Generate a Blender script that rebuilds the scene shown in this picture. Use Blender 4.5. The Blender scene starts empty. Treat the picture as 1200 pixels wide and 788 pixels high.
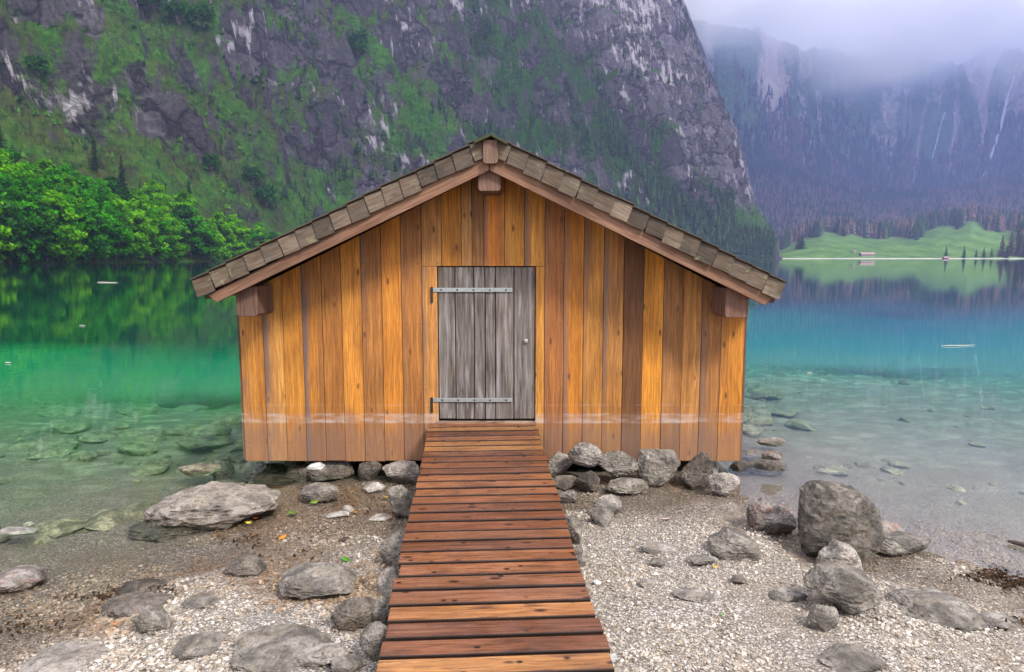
import bpy, bmesh, math, random
import numpy as np
from mathutils import Vector, Matrix

SC = bpy.context.scene
COL = SC.collection
R = math.radians
random.seed(7)
RNG = np.random.default_rng(11)

# ------------------------------------------------------------------ camera model (photo 1200 x 788)
F, CX, CY, HC = 800.0, 600.0, 394.0, 2.25
PITCH = math.atan((CY - 302.0) / F)
SP, CP = math.sin(PITCH), math.cos(PITCH)


def ray(u, v):
    a, b = (u - CX) / F, (CY - v) / F
    return np.array([a, CP + b * SP, -SP + b * CP])


def at_y(u, v, Y):
    d = ray(u, v)
    t = Y / d[1]
    return np.array([d[0] * t, Y, HC + d[2] * t])


def at_z(u, v, Z):
    d = ray(u, v)
    t = (Z - HC) / d[2]
    return np.array([d[0] * t, d[1] * t, Z])


# ------------------------------------------------------------------ noise
def _hash(ix, iy, iz, seed):
    h = (ix.astype(np.int64) * 374761393 + iy.astype(np.int64) * 668265263 + iz.astype(np.int64) * 2147483647 + seed * 974711) & 0xFFFFFFFF
    h = ((h ^ (h >> 13)) * 1274126177) & 0xFFFFFFFF
    h = ((h ^ (h >> 16)) * 2246822519) & 0xFFFFFFFF
    return h ^ (h >> 15)


_G = np.array([[1, 1, 0], [-1, 1, 0], [1, -1, 0], [-1, -1, 0], [1, 0, 1], [-1, 0, 1], [1, 0, -1], [-1, 0, -1],
               [0, 1, 1], [0, -1, 1], [0, 1, -1], [0, -1, -1], [1, 1, 0], [-1, 1, 0], [0, -1, 1], [0, -1, -1]], float)


def perlin(x, y, z, seed=0):
    x, y, z = np.broadcast_arrays(np.asarray(x, float), np.asarray(y, float), np.asarray(z, float))
    x0, y0, z0 = np.floor(x), np.floor(y), np.floor(z)
    fx, fy, fz = x - x0, y - y0, z - z0
    u = fx * fx * fx * (fx * (fx * 6 - 15) + 10)
    v = fy * fy * fy * (fy * (fy * 6 - 15) + 10)
    w = fz * fz * fz * (fz * (fz * 6 - 15) + 10)
    out = 0
    for i in (0, 1):
        for j in (0, 1):
            for k in (0, 1):
                g = _G[_hash(x0 + i, y0 + j, z0 + k, seed) & 15]
                d = g[..., 0] * (fx - i) + g[..., 1] * (fy - j) + g[..., 2] * (fz - k)
                out = out + d * (u if i else 1 - u) * (v if j else 1 - v) * (w if k else 1 - w)
    return out


def fbm(x, y, z=0.0, oct=5, seed=0, gain=0.5, ridged=False):
    s, a, f = 0, 1.0, 1.0
    for o in range(oct):
        n = perlin(np.asarray(x) * f, np.asarray(y) * f, np.asarray(z) * f, seed + o * 17)
        if ridged:
            n = 0.5 - np.abs(n) * 1.6
        s = s + a * n
        a *= gain
        f *= 2.03
    return s


def smooth(a, b, x):
    t = np.clip((np.asarray(x, float) - a) / (b - a), 0, 1)
    return t * t * (3 - 2 * t)


# ------------------------------------------------------------------ materials
def new_mat(name):
    m = bpy.data.materials.new(name)
    m.use_nodes = True
    m.node_tree.nodes.clear()
    return m, m.node_tree


def nd(t, typ, ins=None, **props):
    n = t.nodes.new(typ)
    for k, v in props.items():
        setattr(n, k, v)
    for k, v in (ins or {}).items():
        s = n.inputs[k]
        if isinstance(v, bpy.types.NodeSocket):
            t.links.new(v, s)
        else:
            s.default_value = v
    return n


def noise(t, vec, scale, detail=4, rough=0.55, dist=0.0, out=0):
    return nd(t, 'ShaderNodeTexNoise', {'Vector': vec, 'Scale': scale, 'Detail': detail, 'Roughness': rough, 'Distortion': dist}).outputs[out]


def ramp(t, fac, stops, interp='LINEAR'):
    n = nd(t, 'ShaderNodeValToRGB', {'Fac': fac})
    cr = n.color_ramp
    cr.interpolation = interp
    while len(cr.elements) < len(stops):
        cr.elements.new(0.5)
    for e, (p, c) in zip(cr.elements, stops):
        e.position = p
        e.color = (c, c, c, 1) if isinstance(c, (int, float)) else (*c, 1)
    return n.outputs[0]


def mixc(t, fac, a, b, mode='MIX'):
    n = t.nodes.new('ShaderNodeMix')
    n.data_type = 'RGBA'
    n.blend_type = mode
    n.clamp_factor = True
    for s, v in ((n.inputs[0], fac), (n.inputs[6], a), (n.inputs[7], b)):
        if isinstance(v, bpy.types.NodeSocket):
            t.links.new(v, s)
        elif isinstance(v, (int, float)):
            s.default_value = v
        else:
            s.default_value = (*v, 1)
    return n.outputs[2]


def math_(t, op, a, b=0.0, c=None, clamp=False):
    n = t.nodes.new('ShaderNodeMath')
    n.operation = op
    n.use_clamp = clamp
    for i, v in enumerate((a, b, c)):
        if v is None:
            continue
        if isinstance(v, bpy.types.NodeSocket):
            t.links.new(v, n.inputs[i])
        else:
            n.inputs[i].default_value = v
    return n.outputs[0]


def vmul(t, v, s):
    return nd(t, 'ShaderNodeVectorMath', {0: v, 1: s}, operation='MULTIPLY').outputs[0]


def vadd(t, v, s):
    return nd(t, 'ShaderNodeVectorMath', {0: v, 1: s}, operation='ADD').outputs[0]


def attr(t, name, out='Vector'):
    return nd(t, 'ShaderNodeAttribute', attribute_name=name).outputs[out]


def finish(t, shader, vol=None):
    o = nd(t, 'ShaderNodeOutputMaterial')
    if shader is not None:
        t.links.new(shader, o.inputs['Surface'])
    if vol is not None:
        t.links.new(vol, o.inputs['Volume'])


def bump(t, h, strength, dist, normal=None):
    ins = {'Height': h, 'Strength': strength, 'Distance': dist}
    if normal is not None:
        ins['Normal'] = normal
    return nd(t, 'ShaderNodeBump', ins).outputs[0]


def principled(t, col, rough=0.7, normal=None, metal=0.0, spec=0.4):
    ins = {'Base Color': col if isinstance(col, bpy.types.NodeSocket) else (*col, 1), 'Roughness': rough, 'Metallic': metal,
           'Specular IOR Level': spec}
    if normal is not None:
        ins['Normal'] = normal
    return nd(t, 'ShaderNodeBsdfPrincipled', ins).outputs[0]


def wood_mat(name, kind):
    """tone = colour of the board, gc = grain coordinates (along, across, through), pid = board number."""
    m, t = new_mat(name)
    gc, tone, pid = attr(t, 'gc'), attr(t, 'tone', 'Color'), attr(t, 'pid', 'Fac')
    off = nd(t, 'ShaderNodeCombineXYZ', {0: math_(t, 'MULTIPLY', pid, 3.7), 1: math_(t, 'MULTIPLY', pid, 1.9), 2: math_(t, 'MULTIPLY', pid, 5.1)}).outputs[0]
    p = vadd(t, gc, off)
    # knots
    kv = vmul(t, p, (3.0, 7.5, 0.6))
    vor = nd(t, 'ShaderNodeTexVoronoi', {'Vector': kv, 'Scale': 1.0, 'Randomness': 1.0}).outputs['Distance']
    knot = ramp(t, vor, [(0.05, 1.0), (0.085, 0.75), (0.13, 0.0)])
    ring = ramp(t, vor, [(0.0, 1.0), (0.45, 0.0)])
    warp = noise(t, vmul(t, p, (1.1, 5, 5)), 1.0, 2)
    g = vadd(t, vmul(t, p, (0.40, 30, 30)), nd(t, 'ShaderNodeCombineXYZ', {1: math_(t, 'ADD', math_(t, 'MULTIPLY', warp, 2.2), math_(t, 'MULTIPLY', ring, 0.9))}).outputs[0])
    grain = noise(t, g, 1.6, 4, 0.6)
    fine = noise(t, vmul(t, p, (4.0, 95, 95)), 1.0, 4, 0.7)
    blotch = noise(t, vmul(t, p, (1.5, 4, 4)), 1.0, 3)
    c = mixc(t, ramp(t, grain, [(0.36, 0.0), (0.66, 1.0)]), tone, mixc(t, 1.0, tone, (0.66, 0.56, 0.46), 'MULTIPLY'))
    c = mixc(t, math_(t, 'MULTIPLY', ramp(t, fine, [(0.42, 0.0), (0.60, 1.0)]), 0.62), c, mixc(t, 1.0, c, (0.45, 0.38, 0.34), 'MULTIPLY'))
    bl = mixc(t, ramp(t, blotch, [(0.3, 0.0), (0.7, 1.0)]), (0.80, 0.74, 0.66), (1.32, 1.27, 1.15))
    c = mixc(t, 1.0, c, bl, 'MULTIPLY')
    pos = nd(t, 'ShaderNodeNewGeometry').outputs['Position']
    z = nd(t, 'ShaderNodeSeparateXYZ', {0: pos}).outputs[2]
    rough, bs = 0.62, 0.5
    if kind == 'wall':
        c = mixc(t, math_(t, 'MULTIPLY', knot, 0.85), c, (0.10, 0.033, 0.01))
        # blue-grey weathering along board edges, board by board
        wn = noise(t, vmul(t, p, (0.55, 7.0, 3.0)), 1.0, 3)
        wsel = ramp(t, nd(t, 'ShaderNodeTexWhiteNoise', {'W': pid}, noise_dimensions='1D').outputs[0], [(0.3, 0.0), (0.75, 1.0)])
        edge = ramp(t, math_(t, 'ADD', math_(t, 'MULTIPLY', nd(t, 'ShaderNodeSeparateXYZ', {0: gc}).outputs[1], 5.0), math_(t, 'MULTIPLY', noise(t, vmul(t, p, (0.9, 3.0, 1.0)), 1.0, 4), 0.7)), [(0.50, 0.0), (0.80, 1.0)])
        c = mixc(t, math_(t, 'MULTIPLY', math_(t, 'MULTIPLY', edge, wsel), 0.92), c, mixc(t, grain, (0.060, 0.045, 0.048), (0.17, 0.125, 0.115)))
        c = mixc(t, math_(t, 'MULTIPLY', math_(t, 'MULTIPLY', ramp(t, wn, [(0.50, 0.0), (0.66, 0.8)]), wsel), 0.6), c, (0.13, 0.07, 0.05))
        # splash weathering of the lowest part and pale level bands across the boards
        zz = math_(t, 'ADD', z, math_(t, 'MULTIPLY', noise(t, vmul(t, p, (1.2, 9, 9)), 1.0, 3), 0.5))
        wz = ramp(t, math_(t, 'MULTIPLY', zz, 0.5), [(0.33, 1.0), (0.47, 0.0)])
        c = mixc(t, math_(t, 'MULTIPLY', wz, 0.62), c, (0.19, 0.115, 0.082))
        zb = math_(t, 'ADD', z, math_(t, 'MULTIPLY', noise(t, vmul(t, p, (0, 14, 9)), 1.0, 2), 0.008))
        band = ramp(t, math_(t, 'SUBTRACT', zb, 0.0), [(0.535, 0.0), (0.55, 1.0), (0.60, 0.55), (0.635, 0.75), (0.65, 0.0)])
        thin = ramp(t, zb, [(0.722, 0.0), (0.728, 0.5), (0.736, 0.5), (0.742, 0.0)])
        bn = noise(t, vmul(t, pos, (6, 6, 22)), 1.0, 4)
        bn = math_(t, 'ADD', bn, math_(t, 'MULTIPLY', math_(t, 'SUBTRACT', nd(t, 'ShaderNodeTexWhiteNoise', {'W': math_(t, 'ADD', pid, 0.37)}, noise_dimensions='1D').outputs[0], 0.5), 0.25))
        bf = math_(t, 'MULTIPLY', math_(t, 'MAXIMUM', band, math_(t, 'MULTIPLY', thin, 0.5)), ramp(t, bn, [(0.38, 0.03), (0.66, 0.60)]))
        c = mixc(t, bf, c, (0.50, 0.44, 0.40))
        gx_ = nd(t, 'ShaderNodeSeparateXYZ', {0: gc})
        ny = math_(t, 'SUBTRACT', math_(t, 'ABSOLUTE', gx_.outputs[1]), 0.062)
        nx = math_(t, 'SUBTRACT', math_(t, 'FRACT', math_(t, 'DIVIDE', math_(t, 'ADD', z, -0.02), 0.62)), 0.5)
        nr2 = math_(t, 'SQRT', math_(t, 'ADD', math_(t, 'MULTIPLY', ny, ny), math_(t, 'MULTIPLY', math_(t, 'MULTIPLY', nx, nx), 0.384)))
        c = mixc(t, ramp(t, math_(t, 'MULTIPLY', nr2, 20.0), [(0.075, 0.85), (0.13, 0.0)]), c, (0.04, 0.03, 0.028))
    elif kind == 'deck':
        c = mixc(t, math_(t, 'MULTIPLY', knot, 0.92), c, (0.018, 0.008, 0.006))
        st = noise(t, vmul(t, p, (2.4, 9, 3)), 1.0, 4)
        c = mixc(t, math_(t, 'MULTIPLY', ramp(t, st, [(0.54, 0.0), (0.70, 1.0)]), 0.7), c, (0.040, 0.020, 0.016))
        st2 = noise(t, vmul(t, p, (5.0, 60, 3)), 1.0, 4, 0.65)
        c = mixc(t, math_(t, 'MULTIPLY', ramp(t, st2, [(0.54, 0.0), (0.66, 1.0)]), 0.75), c, (0.050, 0.022, 0.014))
        v2 = nd(t, 'ShaderNodeTexVoronoi', {'Vector': vmul(t, p, (6.0, 9.0, 0.5)), 'Scale': 1.0}).outputs['Distance']
        c = mixc(t, ramp(t, v2, [(0.07, 0.95), (0.14, 0.0)]), c, (0.012, 0.007, 0.006))
        ac = math_(t, 'ABSOLUTE', nd(t, 'ShaderNodeSeparateXYZ', {0: gc}).outputs[1])
        c = mixc(t, ramp(t, math_(t, 'MULTIPLY', math_(t, 'ADD', ac, math_(t, 'MULTIPLY', st2, 0.006)), 10.0), [(0.585, 0.0), (0.64, 0.93)]), c, (0.014, 0.009, 0.007))  # board edges darkened: shade of the gaps put into the colour
        rough = ramp(t, noise(t, pos, 6.0, 4), [(0.35, 0.14), (0.65, 0.45)])
    else:  # grey weathered
        c = mixc(t, math_(t, 'MULTIPLY', knot, 0.5), c, (0.03, 0.025, 0.022))
        if kind == 'shingle':
            sp = noise(t, pos, 9.0, 5, 0.7)
            c = mixc(t, ramp(t, sp, [(0.60, 0.0), (0.70, 0.75)]), c, (0.20, 0.20, 0.10))
            c = mixc(t, ramp(t, noise(t, pos, 4.0, 4), [(0.56, 0.0), (0.68, 0.8)]), c, (0.035, 0.03, 0.024))
        elif kind == 'door':
            st = noise(t, vmul(t, p, (2.0, 25, 5)), 1.0, 4)
            c = mixc(t, ramp(t, st, [(0.52, 0.0), (0.72, 0.8)]), c, (0.32, 0.30, 0.30))
            c = mixc(t, ramp(t, st, [(0.30, 0.85), (0.46, 0.0)]), c, (0.035, 0.032, 0.034))
        rough = 0.8
    h = math_(t, 'ADD', math_(t, 'MULTIPLY', fine, 0.5), grain)
    finish(t, principled(t, c, rough, bump(t, h, 0.45 if kind != 'door' else 0.8, 0.004)))
    return m


def rock_mat(name, c1, c2, c3, wet=True, scale=1.0):
    m, t = new_mat(name)
    oc = nd(t, 'ShaderNodeTexCoord').outputs['Object']
    rnd = nd(t, 'ShaderNodeObjectInfo').outputs['Random']
    p = vadd(t, oc, nd(t, 'ShaderNodeCombineXYZ', {0: math_(t, 'MULTIPLY', rnd, 37.0), 1: math_(t, 'MULTIPLY', rnd, 11.0)}).outputs[0])
    n1 = noise(t, p, 5.0 * scale, 8, 0.65, 0.4)
    n2 = noise(t, p, 22.0 * scale, 6, 0.7)
    n3 = noise(t, vmul(t, p, (2, 2, 7)), 3.0 * scale, 5, 0.6, 0.6)
    n4 = noise(t, p, 90.0 * scale, 3, 0.7)
    c = mixc(t, ramp(t, n1, [(0.38, 0.0), (0.62, 1.0)]), tuple(0.8 * x for x in c1), tuple(1.15 * x for x in c2))
    c = mixc(t, ramp(t, n3, [(0.50, 0.0), (0.66, 0.8)]), c, c3)
    n5 = noise(t, vmul(t, p, (1, 1, 1.8)), 2.4 * scale, 7, 0.7, 1.2)
    c = mixc(t, ramp(t, n5, [(0.40, 0.75), (0.50, 0.0)]), c, tuple(0.42 * x for x in c1))
    c = mixc(t, ramp(t, n5, [(0.60, 0.0), (0.70, 0.55)]), c, tuple(min(0.7, 1.55 * x) for x in c2))
    c = mixc(t, ramp(t, n2, [(0.36, 0.75), (0.5, 0.0)]), c, tuple(0.35 * x for x in c1))
    c = mixc(t, ramp(t, n2, [(0.60, 0.0), (0.74, 0.6)]), c, tuple(min(0.8, 1.8 * x) for x in c2))
    c = mixc(t, ramp(t, n4, [(0.35, 0.5), (0.5, 0.0)]), c, tuple(0.5 * x for x in c1))
    vor = nd(t, 'ShaderNodeTexVoronoi', {'Vector': vadd(t, p, vmul(t, nd(t, 'ShaderNodeTexNoise', {'Vector': p, 'Scale': 4.0}).outputs['Color'], (0.35, 0.35, 0.35))), 'Scale': 3.2 * scale}, feature='DISTANCE_TO_EDGE').outputs[0]
    crack = ramp(t, vor, [(0.0, 1.0), (0.025, 0.0)])
    c = mixc(t, math_(t, 'MULTIPLY', crack, math_(t, 'MULTIPLY', ramp(t, n1, [(0.50, 0.0), (0.62, 1.0)]), 0.30)), c, tuple(0.25 * x for x in c1))
    rough = 0.85
    if wet:
        z = nd(t, 'ShaderNodeSeparateXYZ', {0: nd(t, 'ShaderNodeNewGeometry').outputs['Position']}).outputs[2]
        w = ramp(t, math_(t, 'ADD', math_(t, 'MULTIPLY', z, 3.0), math_(t, 'MULTIPLY', n1, 0.25)), [(0.20, 1.0), (0.36, 0.0)])
        c = mixc(t, math_(t, 'MULTIPLY', w, 0.8), c, mixc(t, 1.0, c, (0.42, 0.37, 0.30), 'MULTIPLY'))
        rough = math_(t, 'SUBTRACT', 0.85, math_(t, 'MULTIPLY', w, 0.4))
    h = math_(t, 'ADD', math_(t, 'ADD', math_(t, 'MULTIPLY', n1, 0.45), math_(t, 'MULTIPLY', n2, 0.45)), math_(t, 'ADD', math_(t, 'MULTIPLY', n4, 0.16), math_(t, 'MULTIPLY', crack, -0.10)))
    finish(t, principled(t, c, rough, bump(t, h, 0.9, 0.035 / scale)))
    return m


def leaf_mat(name, c1, c2, transl=0.35):
    m, t = new_mat(name)
    rnd = nd(t, 'ShaderNodeObjectInfo').outputs['Random']
    tone = attr(t, 'tone', 'Fac')
    c = mixc(t, tone, c1, c2)
    c = mixc(t, math_(t, 'MULTIPLY', rnd, 0.5), c, mixc(t, 1.0, c, (0.6, 0.78, 0.9), 'MULTIPLY'))
    d = nd(t, 'ShaderNodeBsdfDiffuse', {'Color': c}).outputs[0]
    tr = nd(t, 'ShaderNodeBsdfTranslucent', {'Color': mixc(t, 1.0, c, (1.25, 1.2, 0.6), 'MULTIPLY')}).outputs[0]
    finish(t, nd(t, 'ShaderNodeMixShader', {0: transl, 1: d, 2: tr}).outputs[0])
    return m


def plain_mat(name, col, rough=0.7, metal=0.0, nscale=20.0, amt=0.35):
    m, t = new_mat(name)
    oc = nd(t, 'ShaderNodeTexCoord').outputs['Object']
    n = noise(t, oc, nscale, 5, 0.65)
    c = mixc(t, ramp(t, n, [(0.35, amt), (0.6, 0.0)]), col, tuple(0.4 * x for x in col))
    finish(t, principled(t, c, rough, bump(t, n, 0.3, 0.004), metal))
    return m


# ------------------------------------------------------------------ object helpers
def props(o, label=None, cat=None, group=None, kind=None):
    for k, v in (('label', label), ('category', cat), ('group', group), ('kind', kind)):
        if v:
            o[k] = v
    return o


def empty(name, loc, label, cat, group=None):
    o = bpy.data.objects.new(name, None)
    COL.objects.link(o)
    o.location = loc
    o.empty_display_size = 0.2
    return props(o, label, cat, group)


def link_mesh(name, me, mat, parent=None, loc=(0, 0, 0), origin=None):
    o = bpy.data.objects.new(name, me)
    COL.objects.link(o)
    if mat is not None:
        me.materials.append(mat)
    o.location = loc
    if parent is not None:
        o.parent = parent
        if origin is not None:
            o.location = (-origin[0], -origin[1], -origin[2])
    return o


def np_mesh(name, V, Fc, attrs=None, smooth_=True):
    """V (n,3); Fc (m,k) with k 3 or 4."""
    me = bpy.data.meshes.new(name)
    V = np.ascontiguousarray(V, np.float32)
    Fc = np.ascontiguousarray(Fc, np.int32)
    n, (m, k) = len(V), Fc.shape
    me.vertices.add(n)
    me.vertices.foreach_set('co', V.ravel())
    me.loops.add(m * k)
    me.loops.foreach_set('vertex_index', Fc.ravel())
    me.polygons.add(m)
    me.polygons.foreach_set('loop_start', np.arange(0, m * k, k, dtype=np.int32))
    me.polygons.foreach_set('use_smooth', np.full(m, smooth_, bool))
    me.update(calc_edges=True)
    for nm, a in (attrs or {}).items():
        a = np.ascontiguousarray(a, np.float32)
        if a.ndim == 1:
            at = me.attributes.new(nm, 'FLOAT', 'POINT')
            at.data.foreach_set('value', a)
        elif a.shape[1] == 3:
            at = me.attributes.new(nm, 'FLOAT_VECTOR', 'POINT')
            at.data.foreach_set('vector', a.ravel())
        else:
            at = me.attributes.new(nm, 'FLOAT_COLOR', 'POINT')
            at.data.foreach_set('color', a.ravel())
    return me


def grid_faces(nu, nv):
    i = np.arange(nu * nv).reshape(nu, nv)
    return np.stack([i[:-1, :-1].ravel(), i[1:, :-1].ravel(), i[1:, 1:].ravel(), i[:-1, 1:].ravel()], 1)


_pid = [0]


class MB:
    """collects boards (hexahedra) with grain coordinates, colour tone and a board number"""

    def __init__(s):
        s.v, s.f, s.gc, s.tone, s.pid = [], [], [], [], []

    def hexa(s, P, along, tone=(0.3, 0.2, 0.1), ref=None):
        """P: 8 corners, bottom 4 ccw then top 4; along: unit vector of the grain"""
        P = np.asarray(P, float)
        a = np.asarray(along, float)
        a = a / np.linalg.norm(a)
        if ref is None:
            ref = np.array([0, 1, 0]) if abs(a[1]) < 0.9 else np.array([0, 0, 1])
        c = np.cross(a, ref)
        c /= np.linalg.norm(c)
        w = np.cross(a, c)
        _pid[0] += 1
        b = len(s.v)
        o = P.mean(0)
        for q in P:
            s.v.append(tuple(q))
            s.gc.append((float((q - o) @ a), float((q - o) @ c), float((q - o) @ w)))
            s.tone.append((*tone, 1.0))
            s.pid.append(_pid[0] * 1.0)
        for f in ((0, 3, 2, 1), (4, 5, 6, 7), (0, 1, 5, 4), (1, 2, 6, 5), (2, 3, 7, 6), (3, 0, 4, 7)):
            s.f.append([b + i for i in f])
        return s

    def box(s, x0, x1, y0, y1, z0, z1, along, tone=(0.3, 0.2, 0.1)):
        return s.hexa([(x0, y0, z0), (x1, y0, z0), (x1, y1, z0), (x0, y1, z0), (x0, y0, z1), (x1, y0, z1), (x1, y1, z1), (x0, y1, z1)], along, tone)

    def prism(s, poly, y0, y1, along, tone=(0.3, 0.2, 0.1)):
        """polygon (x,z) list of 4, extruded in y"""
        (a, b, c, d) = poly
        return s.hexa([(a[0], y0, a[1]), (b[0], y0, b[1]), (b[0], y1, b[1]), (a[0], y1, a[1]),
                       (d[0], y0, d[1]), (c[0], y0, c[1]), (c[0], y1, c[1]), (d[0], y1, d[1])], along, tone)

    def build(s, name, mat, parent=None, bev=0.004, origin=None):
        me = np_mesh(name, np.array(s.v), np.array(s.f), {'gc': np.array(s.gc), 'tone': np.array(s.tone), 'pid': np.array(s.pid)}, False)
        bm = bmesh.new()
        bm.from_mesh(me)
        bmesh.ops.recalc_face_normals(bm, faces=bm.faces)
        bm.to_mesh(me)
        bm.free()
        o = link_mesh(name, me, mat, parent, origin=origin)
        if bev:
            b = o.modifiers.new('bevel', 'BEVEL')
            b.width = bev
            b.segments = 2
            b.limit_method = 'ANGLE'
        return o


# ------------------------------------------------------------------ world, sun, camera
SUN_EL, SUN_AZ = 46.0, 138.0   # azimuth measured clockwise from +Y
W = bpy.data.worlds.new('World')
SC.world = W
W.use_nodes = True
t = W.node_tree
t.nodes.clear()
sky = nd(t, 'ShaderNodeTexSky', sky_type='NISHITA', sun_disc=False, sun_elevation=R(SUN_EL), sun_rotation=R(SUN_AZ), altitude=600.0, air_density=1.2, dust_density=1.5)
wc = nd(t, 'ShaderNodeTexCoord').outputs['Generated']
cl = noise(t, vmul(t, wc, (1, 1, 2.2)), 2.2, 6, 0.55, 0.5)
cloudc = mixc(t, ramp(t, cl, [(0.3, 0.0), (0.7, 1.0)]), (5.0, 5.1, 5.9), (7.6, 7.5, 8.3))
wz_ = nd(t, 'ShaderNodeSeparateXYZ', {0: wc}).outputs[2]
cloudc = mixc(t, 1.0, cloudc, ramp(t, wz_, [(0.0, 0.66), (1.0, 1.0)]), 'MULTIPLY')
over = mixc(t, ramp(t, cl, [(0.25, 0.88), (0.5, 0.99)]), sky.outputs[0], cloudc)
bg = nd(t, 'ShaderNodeBackground', {'Color': over, 'Strength': 0.1})
t.links.new(bg.outputs[0], nd(t, 'ShaderNodeOutputWorld').inputs['Surface'])

sd = bpy.data.lights.new('sun', 'SUN')
sd.energy = 1.5
sd.angle = R(11)
sd.color = (1.0, 0.95, 0.88)
so = bpy.data.objects.new('sun', sd)
COL.objects.link(so)
sv = Vector((math.sin(R(SUN_AZ)) * math.cos(R(SUN_EL)), math.cos(R(SUN_AZ)) * math.cos(R(SUN_EL)), math.sin(R(SUN_EL))))
so.rotation_euler = sv.to_track_quat('Z', 'Y').to_euler()
so.location = (0, -5, 30)

cam = bpy.data.cameras.new('camera')
cam.sensor_width = 36
cam.lens = 36 * F / 1200
cam.clip_start = 0.05
cam.clip_end = 20000
co = bpy.data.objects.new('camera', cam)
COL.objects.link(co)
co.location = (0, 0, HC)
co.rotation_euler = (R(90) - PITCH, 0, 0)
SC.camera = co
vs = SC.view_settings
vs.view_transform = 'Standard'
vs.look = 'None'
vs.exposure = 1.7
vs.gamma = 1
vs.use_curve_mapping = False
cy = SC.cycles
cy.use_denoising = True
cy.denoiser = 'OPENIMAGEDENOISE'
cy.denoising_prefilter = 'ACCURATE'
cy.max_bounces = 10
cy.transparent_max_bounces = 16
cy.volume_bounces = 10
cy.caustics_reflective = False
cy.caustics_refractive = False
cy.sample_clamp_indirect = 6

# ------------------------------------------------------------------ near ground: beach and lake bed, one sheet
SHORE = [(-420, 830), (-150, 768), (30, 727), (120, 700), (200, 676), (262, 650), (300, 628), (340, 616), (410, 610), (475, 602), (520, 585), (640, 570),
         (760, 568), (840, 572), (868, 600), (925, 620), (1000, 630), (1060, 640), (1120, 660), (1200, 690), (1380, 745), (1700, 800)]
SHP = np.array([at_z(u, v, 0.0)[:2] for u, v in SHORE])
SHP = np.vstack([[-60, SHP[0, 1] - 3], SHP, [60, SHP[-1, 1] - 3]])


def shore_y(x):
    return np.interp(x, SHP[:, 0], SHP[:, 1])


def ground(x, y):
    x, y = np.asarray(x, float), np.asarray(y, float)
    q = (shore_y(x) - y)
    q = q + 0.28 * fbm(x * 0.9, y * 0.9, 0, 3, 5)
    land = 0.05 * q + 0.012 * np.clip(q, 0, 6) ** 1.5
    w = np.clip(-q, 0, None) * (1 + 0.30 * fbm(x * 0.11, y * 0.13, 0, 3, 6))
    k = 1.0 - 0.22 * np.tanh(x / 4.0)
    sea = -k * (0.045 * w + 0.003 * np.clip(w - 6, 0, None) ** 2 + (0.034 - 0.024 * np.tanh(x / 5.0)) * np.clip(w - 12 / k, 0, None) ** 2)
    z = np.where(q > 0, np.minimum(land, 0.9), np.maximum(sea, -14))
    near = np.exp(-np.maximum(0, np.hypot(x, y) - 35) / 20.0)
    z = z + near * (0.03 * fbm(x * 1.6, y * 1.6, 0, 4, 9) + 0.018 * fbm(x * 6, y * 6, 0, 3, 12))
    return z


def gz(x, y):
    return float(ground(np.array([x]), np.array([y]))[0])


def on_ground(u, v):
    d = ray(u, v)
    t0 = -HC / d[2]
    ts = np.linspace(t0 * 0.6, t0 * 1.35, 160)
    zg = ground(d[0] * ts, d[1] * ts)
    i = max(1, int(np.argmax(HC + d[2] * ts <= zg)))
    a, b = HC + d[2] * ts[i - 1] - zg[i - 1], HC + d[2] * ts[i] - zg[i]
    k = ts[i - 1] + (ts[i] - ts[i - 1]) * (a / (a - b) if a != b else 0)
    p = d * k
    return np.array([p[0], p[1], HC + p[2]])


def stretched(lo, hi, core0, core1, step, grow=1.13):
    c = list(np.arange(core0, core1 + 1e-6, step))
    s, x = step, core1
    while x < hi:
        s *= grow
        x += s
        c.append(x)
    s, x = step, core0
    while x > lo:
        s *= grow
        x -= s
        c.insert(0, x)
    return np.array(c)


gx = stretched(-1900, 3100, -12, 14, 0.065)
gy = stretched(-60, 3000, 2.2, 24.0, 0.06)
GX, GY = np.meshgrid(gx, gy, indexing='ij')
GZ = ground(GX, GY)
V = np.stack([GX.ravel(), GY.ravel(), GZ.ravel()], 1)
m, t = new_mat('gravel_ground')
pos = nd(t, 'ShaderNodeNewGeometry').outputs['Position']
z = nd(t, 'ShaderNodeSeparateXYZ', {0: pos}).outputs[2]
xx = nd(t, 'ShaderNodeSeparateXYZ', {0: pos}).outputs[0]
vo = nd(t, 'ShaderNodeTexVoronoi', {'Vector': pos, 'Scale': 60.0})
vo2 = nd(t, 'ShaderNodeTexVoronoi', {'Vector': pos, 'Scale': 120.0})
stone = ramp(t, nd(t, 'ShaderNodeSeparateColor', {0: vo.outputs['Color']}).outputs[0], [(0.0, (0.17, 0.145, 0.12)), (0.35, (0.30, 0.265, 0.225)), (0.7, (0.42, 0.385, 0.34)), (1.0, (0.62, 0.58, 0.53))])
stone = mixc(t, ramp(t, vo.outputs['Distance'], [(0.35, 0.0), (0.62, 0.8)]), stone, (0.10, 0.085, 0.068))
big = noise(t, pos, 1.3, 5, 0.6)
stone = mixc(t, ramp(t, big, [(0.42, 0.0), (0.68, 0.7)]), stone, (0.21, 0.165, 0.12))
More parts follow.
